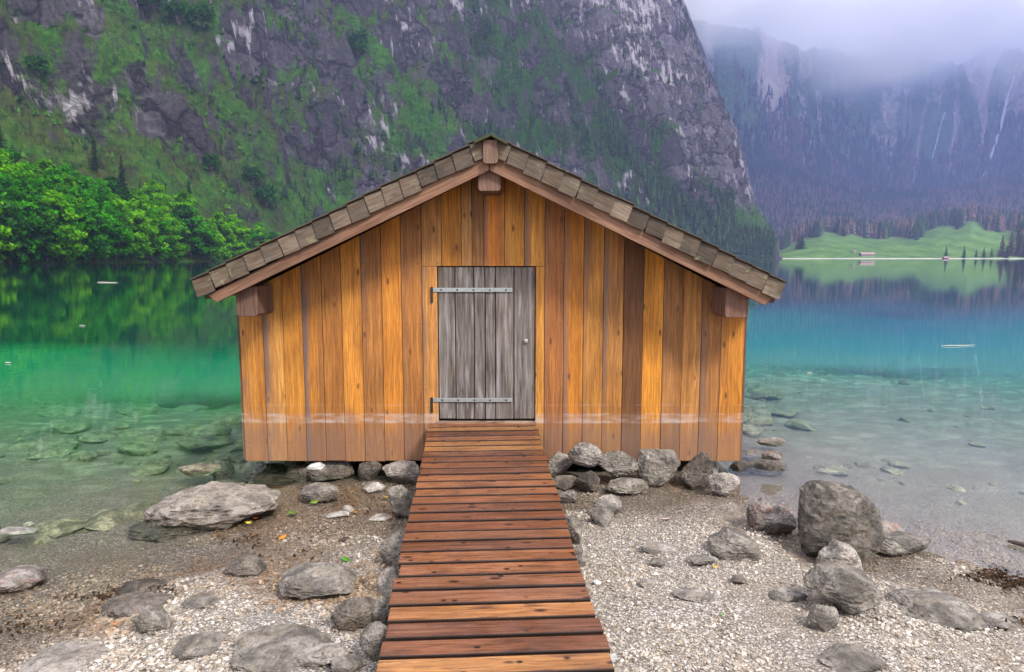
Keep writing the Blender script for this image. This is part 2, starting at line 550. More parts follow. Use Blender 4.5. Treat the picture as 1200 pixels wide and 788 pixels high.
# lake bed: pale silt and stones, olive algae
bedn = noise(t, vmul(t, pos, (1.0, 1.8, 1.0)), 2.2, 6, 0.62)
bed = ramp(t, bedn, [(0.28, (0.10, 0.10, 0.06)), (0.46, (0.30, 0.28, 0.19)), (0.60, (0.48, 0.45, 0.33)), (0.78, (0.65, 0.62, 0.50))])
bed = mixc(t, ramp(t, math_(t, 'DIVIDE', xx, 6.0), [(0.2, 0.0), (0.6, 0.75)]), bed, (0.62, 0.63, 0.62))
bsl = nd(t, 'ShaderNodeTexVoronoi', {'Vector': vadd(t, vmul(t, pos, (1.0, 1.6, 1.0)), vmul(t, nd(t, 'ShaderNodeTexNoise', {'Vector': pos, 'Scale': 3.0}).outputs['Color'], (0.4, 0.4, 0.0))), 'Scale': 2.6})
bed = mixc(t, ramp(t, bsl.outputs['Distance'], [(0.30, 0.0), (0.55, 0.8)]), bed, (0.055, 0.06, 0.035))
bed = mixc(t, math_(t, 'MULTIPLY', nd(t, 'ShaderNodeSeparateColor', {0: bsl.outputs['Color']}).outputs[0], 0.45), bed, (0.09, 0.095, 0.055))
deep = ramp(t, math_(t, 'ADD', z, 1.0), [(0.6, 1.0), (0.93, 0.0)])
c = mixc(t, math_(t, 'MULTIPLY', deep, 0.85), stone, bed)
wet = ramp(t, math_(t, 'ADD', math_(t, 'ADD', z, 0.5), math_(t, 'MULTIPLY', big, 0.09)), [(0.565, 1.0), (0.625, 0.0)])
c = mixc(t, math_(t, 'MULTIPLY', wet, math_(t, 'SUBTRACT', 0.75, math_(t, 'MULTIPLY', deep, 0.55))), c, mixc(t, 1.0, c, (0.36, 0.29, 0.22), 'MULTIPLY'))
hh = math_(t, 'ADD', math_(t, 'MULTIPLY', vo.outputs['Distance'], -1.0), math_(t, 'MULTIPLY', vo2.outputs['Distance'], -0.4))
finish(t, principled(t, c, math_(t, 'SUBTRACT', 0.85, math_(t, 'MULTIPLY', wet, 0.35)), bump(t, hh, 0.9, 0.012)))
props(link_mesh('ground', np_mesh('ground', V, grid_faces(len(gx), len(gy))), m), kind='structure')

# ------------------------------------------------------------------ lake
wx = stretched(-1850, 3050, -12, 12, 0.12, 1.12)
wy = stretched(-40, 2950, 2.2, 30.0, 0.12, 1.12)
WX, WY = np.meshgrid(wx, wy, indexing='ij')
dep = np.clip(-ground(WX, WY), 0, 14).ravel()
m, t = new_mat('lake_water')
dp = attr(t, 'depth', 'Fac')
bk = math_(t, 'SUBTRACT', 1.0, nd(t, 'ShaderNodeNewGeometry').outputs['Backfacing'])
dn_ = math_(t, 'DIVIDE', math_(t, 'ADD', dp, 0.0), 5.0)
inc = nd(t, 'ShaderNodeSeparateXYZ', {0: nd(t, 'ShaderNodeNewGeometry').outputs['Incoming']}).outputs[2]
pth = math_(t, 'DIVIDE', math_(t, 'MULTIPLY', dp, 0.82), math_(t, 'MAXIMUM', math_(t, 'ABSOLUTE', inc), 0.03))   # optical path to the bed
tint = ramp(t, math_(t, 'DIVIDE', pth, 3.0), [(0.0, (1, 1, 1)), (0.12, (0.88, 0.98, 0.88)), (0.4, (0.50, 0.93, 0.70)), (0.75, (0.20, 0.83, 0.62))])
murk = ramp(t, math_(t, 'DIVIDE', pth, 3.0), [(0.0, 0.0), (0.15, 0.02), (0.35, 0.13), (0.52, 0.45), (0.66, 0.85), (0.78, 1.0)])
upc_l = ramp(t, dn_, [(0.06, (0.03, 0.18, 0.065)), (0.16, (0.004, 0.16, 0.065)), (0.35, (0.0, 0.115, 0.048)), (0.65, (0.0, 0.07, 0.032)), (1.0, (0.0, 0.034, 0.022))])
upc_r = ramp(t, dn_, [(0.06, (0.04, 0.17, 0.13)), (0.16, (0.005, 0.15, 0.145)), (0.35, (0.0, 0.115, 0.14)), (0.65, (0.0, 0.07, 0.105)), (1.0, (0.0, 0.028, 0.048))])
pos = nd(t, 'ShaderNodeNewGeometry').outputs['Position']
upc = mixc(t, ramp(t, math_(t, 'DIVIDE', math_(t, 'ADD', nd(t, 'ShaderNodeSeparateXYZ', {0: pos}).outputs[0], 12.0), 24.0), [(0.25, 0.0), (0.75, 1.0)]), upc_l, upc_r)  # upwelling tint, greener left and bluer right: bank reflections put into the colour
r1 = noise(t, vmul(t, pos, (1.0, 1.7, 1.0)), 1.6, 3, 0.5)
r2 = noise(t, vmul(t, pos, (0.5, 1.3, 1.0)), 6.0, 2, 0.5)
nrm = bump(t, math_(t, 'ADD', r1, math_(t, 'MULTIPLY', r2, 0.22)), 0.055, 0.03)
under = nd(t, 'ShaderNodeMixShader', {0: murk, 1: nd(t, 'ShaderNodeBsdfTransparent', {'Color': tint}).outputs[0], 2: nd(t, 'ShaderNodeBsdfDiffuse', {'Color': upc}).outputs[0]}).outputs[0]
gl = nd(t, 'ShaderNodeBsdfGlossy', {'Color': (1, 1, 1, 1), 'Roughness': 0.012, 'Normal': nrm}).outputs[0]
fr = math_(t, 'MULTIPLY', bk, nd(t, 'ShaderNodeFresnel', {'IOR': 1.33, 'Normal': nrm}).outputs[0])
finish(t, nd(t, 'ShaderNodeMixShader', {0: fr, 1: under, 2: gl}).outputs[0])
WV = np.stack([WX.ravel(), WY.ravel(), np.zeros(WX.size)], 1)
props(link_mesh('water', np_mesh('water', WV, grid_faces(len(wx), len(wy)), {'depth': dep}), m), kind='structure')

# ------------------------------------------------------------------ mountains
MP = np.array([(-900, -60), (-420, 40), (-285, 110), (-205, 190), (-184, 270), (-186, 400), (-182, 540), (-130, 700), (-20, 850), (150, 985), (330, 1100), (560, 1230), (900, 1400), (1400, 1650)], float)


def densify(P, n=24):
    out = []
    for i in range(len(P) - 1):
        p0, p1, p2, p3 = P[max(i - 1, 0)], P[i], P[i + 1], P[min(i + 2, len(P) - 1)]
        for k in range(n):
            s = k / n
            out.append(0.5 * ((2 * p1) + (-p0 + p2) * s + (2 * p0 - 5 * p1 + 4 * p2 - p3) * s * s + (-p0 + 3 * p1 - 3 * p2 + p3) * s ** 3))
    out.append(P[-1])
    return np.array(out)


MPD = densify(MP, 8)
MSL = np.concatenate([[0], np.cumsum(np.hypot(*np.diff(MPD, axis=0).T))])


def shore_sd(x, y):
    """along-shore length and inland distance (positive inland, left of the line)"""
    best = np.full(x.shape, 1e18)
    S = np.zeros(x.shape)
    D = np.zeros(x.shape)
    for i in range(len(MPD) - 1):
        a, b = MPD[i], MPD[i + 1]
        ab = b - a
        L2 = ab @ ab
        tt = np.clip(((x - a[0]) * ab[0] + (y - a[1]) * ab[1]) / L2, 0, 1)
        dx, dy = x - (a[0] + tt * ab[0]), y - (a[1] + tt * ab[1])
        d2 = dx * dx + dy * dy
        mk = d2 < best
        best = np.where(mk, d2, best)
        S = np.where(mk, MSL[i] + tt * math.sqrt(L2), S)
        cr = ab[0] * (y - a[1]) - ab[1] * (x - a[0])
        D = np.where(mk, np.sign(cr) * np.sqrt(d2), D)
    return S, D


# skyline of the massif's end buttress: photo azimuth -> tangent of elevation
SK = np.array([(680, 900), (725, 520), (758, 372), (776, 305), (797, 262), (810, 228), (824, 200), (838, 170), (851, 148), (862, 112), (868, 84), (878, 62), (890, 40), (899, 20), (908, 1), (930, -25)], float)


def massif(x, y):
    S, D = shore_sd(x, y)
    u = CX + F * x / np.maximum(y, 1.0)
    far = smooth(750, 1500, S)          # 0 at the near left bank, 1 at the cliffs of the far part
    wob = fbm(S / 170, D / 260, 0, 4, 31)
    Dw = D + 26 * wob * smooth(5, 90, D)
    k1 = 0.95 + 0.65 * far
    base = 0.55 * np.clip(Dw, -40, 45) + k1 * np.clip(Dw - 45, 0, None)
    per = 62 + 40 * far
    ph = base / per + S / 520 + 1.2 * fbm(S / 210, D / 330, 0, 4, 41)
    fr = ph - np.floor(ph)
    st = np.floor(ph) + smooth(0.30, 0.72, fr)
    ter = smooth(-0.35, 0.2, fbm(S / 190, D / 260, 0, 2, 47))
    h = base + per * 0.85 * (st - ph) * smooth(35, 100, base) * ter
    rid = fbm(S / 75 + base / 260, D / 210, 0, 5, 55, 0.55, True)
    h = h + smooth(20, 130, Dw) * (40 + 24 * far) * (rid - 0.3)
    h = h + smooth(10, 80, Dw) * (8.5 * fbm(x / 18, y / 18, h / 22, 4, 77, 0.6) + 2.4 * fbm(x / 5, y / 5, h / 6, 3, 79))
    tan = np.interp(u + 9 * fbm(y / 60, base / 60, 0, 4, 61) + 3 * fbm(y / 14, base / 14, 0, 3, 62), SK[:, 0], SK[:, 1]) / F
    side = tan * y
    h = np.where(u > 640, np.minimum(h, side), h)
    return h, S, D


nr = 470
az = np.concatenate([np.linspace(-1.45, -1.03, 90), np.linspace(-1.02, 0.40, 760)])
nu = len(az)
rr = np.concatenate([np.geomspace(120, 620, int(nr * 0.55)), np.linspace(623, 1900, nr - int(nr * 0.55))])
AZ, RR = np.meshgrid(az, rr, indexing='ij')
MX, MY = AZ * RR, RR
MH, MS, MD = massif(MX, MY)
MH = np.clip(MH, -20, 800 + MH * 0.03)
m, t = new_mat('mountain_rock_and_grass')
geo = nd(t, 'ShaderNodeNewGeometry')
pos = geo.outputs['Position']
nz = nd(t, 'ShaderNodeSeparateXYZ', {0: geo.outputs['Normal']}).outputs[2]
fl = attr(t, 'flow')
fs = nd(t, 'ShaderNodeSeparateXYZ', {0: fl})
far = ramp(t, math_(t, 'DIVIDE', fs.outputs[0], 2500.0), [(0.36, 0.0), (0.52, 1.0)])
flow = vmul(t, fl, (1 / 16.0, 1 / 75.0, 1 / 60.0))
n_str = noise(t, flow, 1.0, 6, 0.62, 0.5)
n_med = noise(t, pos, 1 / 24.0, 7, 0.62)
n_fin = noise(t, pos, 1 / 5.0, 6, 0.7)
n_big = noise(t, pos, 1 / 110.0, 4, 0.55)
n_band = noise(t, vmul(t, fl, (1 / 70.0, 1 / 230.0, 1 / 300.0)), 1.0, 5, 0.55, 0.8)
n_wht = noise(t, vmul(t, fl, (1 / 7.0, 1 / 45.0, 1 / 30.0)), 1.0, 4, 0.6)
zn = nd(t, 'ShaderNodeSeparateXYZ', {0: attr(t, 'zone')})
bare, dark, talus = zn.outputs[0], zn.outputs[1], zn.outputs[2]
wv = nd(t, 'ShaderNodeTexNoise', {'Vector': pos, 'Scale': 1 / 30.0, 'Detail': 4.0}).outputs['Color']
cv = vadd(t, vmul(t, fl, (1 / 70.0, 1 / 42.0, 1 / 60.0)), vmul(t, wv, (1.3, 1.3, 1.3)))
crk = nd(t, 'ShaderNodeTexVoronoi', {'Vector': cv, 'Scale': 1.0}, feature='DISTANCE_TO_EDGE').outputs[0]
cell = nd(t, 'ShaderNodeSeparateColor', {0: nd(t, 'ShaderNodeTexVoronoi', {'Vector': cv, 'Scale': 1.0}).outputs['Color']}).outputs[0]
rk = math_(t, 'ADD', math_(t, 'MULTIPLY', n_fin, 0.5), math_(t, 'ADD', math_(t, 'MULTIPLY', n_str, 0.35), math_(t, 'MULTIPLY', cell, 0.12)))
rock = ramp(t, rk, [(0.30, (0.014, 0.012, 0.017)), (0.44, (0.042, 0.037, 0.047)), (0.56, (0.088, 0.079, 0.096)), (0.70, (0.21, 0.195, 0.225))])
rock = mixc(t, math_(t, 'SUBTRACT', 1.0, far), rock, mixc(t, 1.0, rock, (0.66, 0.64, 0.60), 'MULTIPLY'))
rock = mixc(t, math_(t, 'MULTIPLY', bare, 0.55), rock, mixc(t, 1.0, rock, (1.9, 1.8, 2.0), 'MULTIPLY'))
rock = mixc(t, ramp(t, crk, [(0.0, 0.95), (0.075, 0.0)]), rock, (0.010, 0.009, 0.013))  # crack lines, with the shadows of ledges painted into the rock colour
wsel = math_(t, 'ADD', math_(t, 'MULTIPLY', n_wht, 0.55), math_(t, 'ADD', math_(t, 'MULTIPLY', n_big, 0.45), math_(t, 'MULTIPLY', bare, 0.03)))
rock = mixc(t, ramp(t, wsel, [(0.575, 0.0), (0.63, 0.85)]), rock, (0.42, 0.39, 0.43))
vg = math_(t, 'ADD', math_(t, 'MULTIPLY', n_fin, 0.6), math_(t, 'MULTIPLY', n_med, 0.4))
grass = ramp(t, vg, [(0.32, (0.010, 0.020, 0.005)), (0.45, (0.030, 0.050, 0.010)), (0.55, (0.062, 0.066, 0.020)), (0.68, (0.105, 0.095, 0.045))])
green = ramp(t, vg, [(0.32, (0.008, 0.042, 0.003)), (0.50, (0.024, 0.100, 0.005)), (0.66, (0.060, 0.175, 0.012))])
gsel = math_(t, 'ADD', math_(t, 'MULTIPLY', n_med, 0.35), math_(t, 'ADD', math_(t, 'MULTIPLY', n_str, 0.30), math_(t, 'MULTIPLY', n_band, 0.35)))
grass = mixc(t, ramp(t, gsel, [(0.45, 0.0), (0.56, 0.95)]), grass, green)
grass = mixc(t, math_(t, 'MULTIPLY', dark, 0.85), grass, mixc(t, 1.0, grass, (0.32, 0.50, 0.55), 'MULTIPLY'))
vs_ = math_(t, 'ADD', math_(t, 'MULTIPLY', nz, 0.62), math_(t, 'ADD', math_(t, 'MULTIPLY', n_med, 0.34), math_(t, 'ADD', math_(t, 'MULTIPLY', n_big, 0.25), math_(t, 'MULTIPLY', n_band, 0.85))))
vs_ = math_(t, 'ADD', vs_, math_(t, 'ADD', math_(t, 'MULTIPLY', n_fin, 0.24), math_(t, 'ADD', math_(t, 'MULTIPLY', n_str, 0.25), math_(t, 'MULTIPLY', bare, -0.30))))
vs_ = math_(t, 'SUBTRACT', vs_, math_(t, 'ADD', math_(t, 'MULTIPLY', far, 0.14), 0.49))
vs_ = math_(t, 'ADD', vs_, math_(t, 'ADD', math_(t, 'MULTIPLY', dark, 0.06), math_(t, 'MULTIPLY', talus, 0.25)))
veg = ramp(t, vs_, [(0.56, 0.0), (0.65, 1.0)])
c = mixc(t, veg, rock, grass)
c = mixc(t, math_(t, 'MULTIPLY', talus, 0.6), c, green)
c = mixc(t, 1.0, c, mixc(t, far, (1.12, 1.12, 1.0), (0.74, 0.74, 0.74)), 'MULTIPLY')
hb = math_(t, 'ADD', math_(t, 'ADD', math_(t, 'MULTIPLY', n_fin, 1.6), math_(t, 'MULTIPLY', n_med, 5.0)), math_(t, 'ADD', math_(t, 'MULTIPLY', n_str, 3.0), ramp(t, crk, [(0.0, 0.0), (0.12, 1.0)])))
finish(t, principled(t, c, 0.9, bump(t, hb, 1.0, 2.6), spec=0.15))
M_MOUNT = m
_u = CX + F * AZ
_e = MH / MY * F
_w = 26 * fbm(MX / 90, MH / 90, 0, 4, 211)
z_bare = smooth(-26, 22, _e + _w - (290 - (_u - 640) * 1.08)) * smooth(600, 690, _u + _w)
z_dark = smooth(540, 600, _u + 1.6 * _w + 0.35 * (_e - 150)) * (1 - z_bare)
z_talus = smooth(838, 862, _u) * smooth(70, 45, _e + 0.5 * _w) * smooth(6, 16, _e)
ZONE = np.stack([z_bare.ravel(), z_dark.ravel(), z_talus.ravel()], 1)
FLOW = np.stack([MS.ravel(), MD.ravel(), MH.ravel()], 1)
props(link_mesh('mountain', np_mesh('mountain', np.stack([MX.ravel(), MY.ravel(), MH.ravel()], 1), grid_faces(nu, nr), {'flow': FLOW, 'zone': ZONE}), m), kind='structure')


# ---- the valley head: meadow, forest rise and the far rock wall
def meadow_top(u):
    return np.interp(u, [860, 905, 930, 960, 990, 1020, 1050, 1090, 1115, 1132, 1150, 1185, 1230, 1350], [2, 6, 20, 30, 29, 24, 26, 36, 40, 45, 39, 37, 40, 50])


def valley(x, y):
    u = CX + F * x / y
    ys = 1300 + 20 * fbm(x / 200, 0, 0, 3, 3)
    q = y - ys
    # photo heights (pixels above the horizon) carried to each depth
    mt = meadow_top(u) / F * 1620
    h = -6 + 8 * smooth(-30, 25, q) + mt * (0.35 * np.clip((q - 8) / 322, 0, 1) + 0.65 * smooth(8, 330, q))
    h = h + 1.0 * fbm(x / 60, y / 60, 0, 4, 8) * smooth(0, 60, q)
    # forest rise
    fr_ = np.interp(u, [850, 900, 950, 1000, 1050, 1100, 1150, 1200, 1300], [128, 110, 88, 74, 66, 68, 78, 92, 120]) / F * 2150
    h = h + np.clip(fr_ - mt, 0, None) * smooth(330, 860, q) ** 1.1
    # rock wall
    wall_foot = np.interp(u, [840, 900, 1000, 1080, 1150, 1200, 1300], [1950, 2060, 2230, 2280, 2200, 2080, 1950])
    d = y - wall_foot + 30 * fbm(u / 40, 0.3, 0, 3, 21)
    hw = 2.1 * np.clip(d, 0, 190) + 1.55 * np.clip(d - 190, 0, 500)
    gul = fbm((u + 34 * fbm(u / 80, 0.9, 0, 3, 19)) / 34 + d / 330 * np.clip((1060 - u) / 120, -0.8, 1) + 0.35 * fbm(d / 120, u / 60, 0, 3, 5), d / 700, 0, 5, 91, 0.55, True)
    hw = hw + smooth(5, 120, d) * (85 * (gul - 0.2) + 14 * fbm(x / 40, y / 40, hw / 40, 4, 95, 0.6))
    h = h + np.clip(hw, 0, None)
    cap = 700 + 60 * fbm(u / 50, 0.2, 0, 4, 33)
    return np.where(h > cap, cap + 0.04 * (h - cap), h), d, gul


nr2 = 420
az2 = np.concatenate([np.linspace(0.22, 1.05, 380), np.linspace(1.055, 1.45, 90)])
nu2 = len(az2)
rr2 = np.concatenate([np.linspace(1240, 1640, 110), np.linspace(1644, 2100, 100), np.linspace(2102, 3000, nr2 - 210)])
AZ2, RR2 = np.meshgrid(az2, rr2, indexing='ij')
VX, VY = AZ2 * RR2, RR2
VH, VD, VG = valley(VX, VY)
m, t = new_mat('far_rock_wall')
geo = nd(t, 'ShaderNodeNewGeometry')
pos = geo.outputs['Position']
nz = nd(t, 'ShaderNodeSeparateXYZ', {0: geo.outputs['Normal']}).outputs[2]
fl = attr(t, 'flow')
fx = nd(t, 'ShaderNodeSeparateXYZ', {0: fl})
n_str = noise(t, vmul(t, fl, (1 / 14.0, 1 / 260.0, 1.0)), 1.0, 5, 0.6, 0.4)
n_med = noise(t, pos, 1 / 45.0, 6, 0.65)
n_fin = noise(t, pos, 1 / 12.0, 5, 0.7)
rock = ramp(t, n_fin, [(0.28, (0.10, 0.085, 0.08)), (0.5, (0.30, 0.25, 0.225)), (0.72, (0.60, 0.52, 0.46))])
veg = ramp(t, n_fin, [(0.3, (0.014, 0.042, 0.026)), (0.6, (0.060, 0.125, 0.060)), (0.85, (0.13, 0.22, 0.09))])
gly = fx.outputs[2]
sel = math_(t, 'ADD', math_(t, 'MULTIPLY', gly, 0.38), math_(t, 'ADD', math_(t, 'MULTIPLY', n_str, 0.45), math_(t, 'MULTIPLY', n_med, 0.80)))
wallc = mixc(t, ramp(t, sel, [(0.60, 0.0), (0.76, 1.0)]), rock, veg)
scree = ramp(t, math_(t, 'ADD', math_(t, 'MULTIPLY', gly, 0.5), math_(t, 'MULTIPLY', n_str, 0.8)), [(0.22, 0.9), (0.40, 0.0)])
wallc = mixc(t, math_(t, 'MULTIPLY', scree, ramp(t, n_med, [(0.36, 0.15), (0.58, 1.0)])), wallc, (0.46, 0.40, 0.34))
mead = ramp(t, n_med, [(0.3, (0.035, 0.092, 0.016)), (0.5, (0.075, 0.155, 0.030)), (0.7, (0.125, 0.215, 0.06))])
floor_ = ramp(t, n_med, [(0.3, (0.02, 0.035, 0.012)), (0.7, (0.06, 0.08, 0.03))])
yy = nd(t, 'ShaderNodeSeparateXYZ', {0: pos}).outputs[1]
zz = nd(t, 'ShaderNodeSeparateXYZ', {0: pos}).outputs[2]
lowc = mixc(t, ramp(t, math_(t, 'DIVIDE', math_(t, 'SUBTRACT', yy, 1600), 100.0), [(0.1, 0.0), (0.6, 1.0)]), mead, floor_)
lowc = mixc(t, ramp(t, math_(t, 'ADD', math_(t, 'DIVIDE', zz, 4.0), math_(t, 'MULTIPLY', n_fin, 0.4)), [(0.35, 1.0), (0.6, 0.0)]), lowc, (0.42, 0.40, 0.36))
dn = math_(t, 'DIVIDE', fx.outputs[1], 1.0)
wallc = mixc(t, 1.0, wallc, (1.4, 1.4, 1.4), 'MULTIPLY')
c = mixc(t, ramp(t, math_(t, 'DIVIDE', dn, 60.0), [(0.0, 0.0), (0.8, 1.0)]), lowc, wallc)
hb = math_(t, 'ADD', math_(t, 'MULTIPLY', n_fin, 3.0), math_(t, 'MULTIPLY', n_med, 8.0))
finish(t, principled(t, c, 0.92, bump(t, hb, 0.7, 2.0), spec=0.15))
FL2 = np.stack([(CX + F * VX / VY).ravel(), VD.ravel(), VG.ravel()], 1)
props(link_mesh('far_mountain', np_mesh('far_mountain', np.stack([VX.ravel(), VY.ravel(), VH.ravel()], 1), grid_faces(nu2, nr2), {'flow': FL2}), m), kind='structure')


# ------------------------------------------------------------------ far woods (one mass each)
def conifer_mass(name, pts, heights, tones, mat, seed, slim=0.17, tiers=4, sides=6):
    rg = np.random.default_rng(seed)
    n = len(pts)
    Vs, Fs, Ts = [], [], []
    base = 0
    tmpl = []
    for k in range(tiers):
        z0 = 0.05 + 0.93 * (k / tiers) ** 0.9
        z1 = min(1.0, z0 + 1.35 / tiers)
        r0 = slim * (1 - k / tiers) ** 0.8
        tmpl.append((z0, z1, r0))
    nv = tiers * (sides + 1)
    P = np.zeros((n, nv, 3))
    Fq = []
    for k, (z0, z1, r0) in enumerate(tmpl):
        b = k * (sides + 1)
        a = np.arange(sides) * 2 * np.pi / sides + k * 0.5
        rj = r0 * rg.uniform(0.6, 1.35, (n, sides))
        an = a[None] + rg.uniform(-0.3, 0.3, (n, sides))
        P[:, b:b + sides, 0] = np.cos(an) * rj
        P[:, b:b + sides, 1] = np.sin(an) * rj
        P[:, b:b + sides, 2] = z0 + rg.uniform(-0.04, 0.04, (n, sides))
        P[:, b + sides, 2] = z1
        for i in range(sides):
            Fq.append((b + i, b + (i + 1) % sides, b + sides))
    P *= heights[:, None, None]
    P += pts[:, None, :]
    Fc = (np.array(Fq)[None] + (np.arange(n) * nv)[:, None, None]).reshape(-1, 3)
    T = np.repeat(tones, nv)
    me = np_mesh(name, P.reshape(-1, 3), Fc, {'tone': T}, False)
    o = link_mesh(name, me, mat)
    return props(o, kind='stuff')


def wood_mass_mat(name, stops):
    m, t = new_mat(name)
    tone = attr(t, 'tone', 'Fac')
    pos = nd(t, 'ShaderNodeNewGeometry').outputs['Position']
    n = noise(t, pos, 0.25, 4, 0.7)
    c = ramp(t, math_(t, 'ADD', tone, math_(t, 'MULTIPLY', math_(t, 'SUBTRACT', n, 0.5), 0.15)), stops)
    c = mixc(t, ramp(t, n, [(0.3, 0.7), (0.6, 0.0)]), c, mixc(t, 1.0, c, (0.4, 0.4, 0.45), 'MULTIPLY'))
    finish(t, principled(t, c, 0.9, spec=0.1))
    return m


M_FOR = wood_mass_mat('far_forest', [(0.0, (0.010, 0.026, 0.014)), (0.35, (0.022, 0.048, 0.022)), (0.5, (0.05, 0.10, 0.03)), (0.62, (0.12, 0.078, 0.065)), (1.0, (0.22, 0.145, 0.115))])

# forest on the flank of the near massif
N = 150000
u = RNG.uniform(330, 905, N)
rY = RNG.uniform(620, 1700, N)
xs, ys = (u - CX) / F * rY, rY
hh, SS, DD = massif(xs, ys)
hdx, _, _ = massif(xs + 3, ys)
hdy, _, _ = massif(xs, ys + 3)
slope = np.hypot(hdx - hh, hdy - hh) / 3
dn = fbm(SS / 60, DD / 200, 0, 4, 101)
ee = hh / ys * F
ww = 26 * fbm(xs / 90, hh / 90, 0, 4, 211)
zb = smooth(-26, 22, ee + ww - (290 - (u - 640) * 1.08)) * smooth(600, 690, u + ww)
zd = smooth(540, 600, u + 1.6 * ww + 0.35 * (ee - 150)) * (1 - zb)
low = smooth(130, 30, ee) * smooth(560, 640, u) * smooth(870, 845, u) + smooth(40, 10, ee) * smooth(840, 860, u)
prob = np.where(hh > 2, 0.85 * low + smooth(0.02, 0.24, dn) * (0.25 + 0.75 * zd) * (1 - 0.8 * zb) * 0.8, 0) * smooth(3.4, 1.6, slope)
keep = (RNG.uniform(0, 1, N) < prob * 0.62) & (hh > 1.5)
p = np.stack([xs, ys, hh - 1.0], 1)[keep]
hts = RNG.uniform(10, 24, len(p)) * (0.75 + 0.25 * low[keep]) * np.clip(ys[keep] / 900, 0.6, 1.1)
tn = np.clip(RNG.normal(0.22, 0.14, len(p)), 0, 0.5)
print('massif trees', len(p))
conifer_mass('mountain_forest', p, hts, tn, M_FOR, 3, 0.20)

# forest between the meadow and the far wall
N = 42000
u = RNG.uniform(850, 1330, N)
u = np.concatenate([u, np.random.default_rng(77).uniform(1330, 1700, 26000)])
N = len(u)
rY = RNG.uniform(1330, 2330, N)
xs, ys = (u - CX) / F * rY, rY
hh, dd, _ = valley(xs, ys)
mline = 1580 + 110 * fbm(u / 22, 0.7, 0, 5, 14) + np.where(u > 1150, -30, 0) - 140 * smooth(915, 880, u)
tnv = fbm(xs / 130, ys / 130, 0, 4, 25)
prob = smooth(-15, 20, ys - mline) * smooth(120, 20, dd)
prob = np.maximum(prob, (u > 1188) * smooth(1330, 1370, ys) * 0.8)
keep = (RNG.uniform(0, 1, N) < prob * 0.85) & (hh > 1)
p = np.stack([xs, ys, hh - 1.5], 1)[keep]
print('valley trees', len(p))
belt = smooth(60, 20, np.abs(ys[keep] - 1790) - 130)
dead = 0.62 * smooth(-0.25, 0.15, tnv[keep] + 0.18 * belt)
tn = np.where(RNG.uniform(0, 1, len(p)) < dead, RNG.uniform(0.58, 0.95, len(p)), RNG.uniform(0.05, 0.5, len(p)))
conifer_mass('valley_forest', p, RNG.uniform(18, 42, len(p)), tn, M_FOR, 5, 0.17)

# scrub on the left slope
M_SCRUB = wood_mass_mat('slope_scrub', [(0.0, (0.012, 0.035, 0.010)), (0.5, (0.03, 0.085, 0.012)), (1.0, (0.075, 0.19, 0.02))])
N = 26000
u = RNG.uniform(-60, 640, N)
rY = RNG.uniform(190, 1000, N)
xs, ys = (u - CX) / F * rY, rY
hh, SS, DD = massif(xs, ys)
dn = fbm(SS / 40, DD / 90, 0, 4, 131)
keep = (RNG.uniform(0, 1, N) < (0.05 + 0.75 * smooth(0.10, 0.38, dn)) * smooth(8, 30, hh) * 0.35) & (DD > 15)
p = np.stack([xs, ys, hh - 0.4], 1)[keep]
# each bush is a rounded clump of upright tufts
q = p[:, None, :] + RNG.normal(0, 1, (len(p), 5, 3)) * np.array([1.2, 1.2, 0.2])
tn = np.clip(np.repeat(RNG.uniform(0, 1, len(p)), 5) + RNG.normal(0, 0.15, len(p) * 5), 0, 1)
conifer_mass('slope_scrub', q.reshape(-1, 3), RNG.uniform(1.2, 4.2, len(p) * 5), tn, M_SCRUB, 8, 0.42, 3, 5)

# ------------------------------------------------------------------ single trees
M_BARK = plain_mat('bark', (0.11, 0.085, 0.065), 0.9, nscale=3.0)
M_LEAF = leaf_mat('leaf_green', (0.006, 0.055, 0.003), (0.065, 0.33, 0.005))
M_LEAFY = leaf_mat('leaf_yellow_green', (0.030, 0.13, 0.003), (0.16, 0.43, 0.006))
M_LEAFD = leaf_mat('leaf_deep_green', (0.008, 0.040, 0.008), (0.035, 0.135, 0.018), 0.25)
M_CREAM = leaf_mat('leaf_pale', (0.10, 0.15, 0.05), (0.32, 0.36, 0.18), 0.3)
M_NEEDLE = leaf_mat('needles', (0.006, 0.022, 0.010), (0.024, 0.062, 0.022), 0.1)
M_BROWN = leaf_mat('dry_needles', (0.06, 0.030, 0.022), (0.20, 0.10, 0.065), 0.1)


def tube_path(Vs, Fs, pts, rad, sides=7):
    b = len(Vs)
    pts = [np.asarray(p, float) for p in pts]
    for i, p in enumerate(pts):
        d = pts[min(i + 1, len(pts) - 1)] - pts[max(i - 1, 0)]
        d /= np.linalg.norm(d) + 1e-9
        a = np.cross(d, [0.3, 0.9, 0.2])
        a /= np.linalg.norm(a) + 1e-9
        c = np.cross(d, a)
        for k in range(sides):
            th = 2 * math.pi * k / sides
            Vs.append(tuple(p + rad[i] * (math.cos(th) * a + math.sin(th) * c)))
    for i in range(len(pts) - 1):
        for k in range(sides):
            k2 = (k + 1) % sides
            Fs.append((b + i * sides + k, b + i * sides + k2, b + (i + 1) * sides + k2, b + (i + 1) * sides + k))


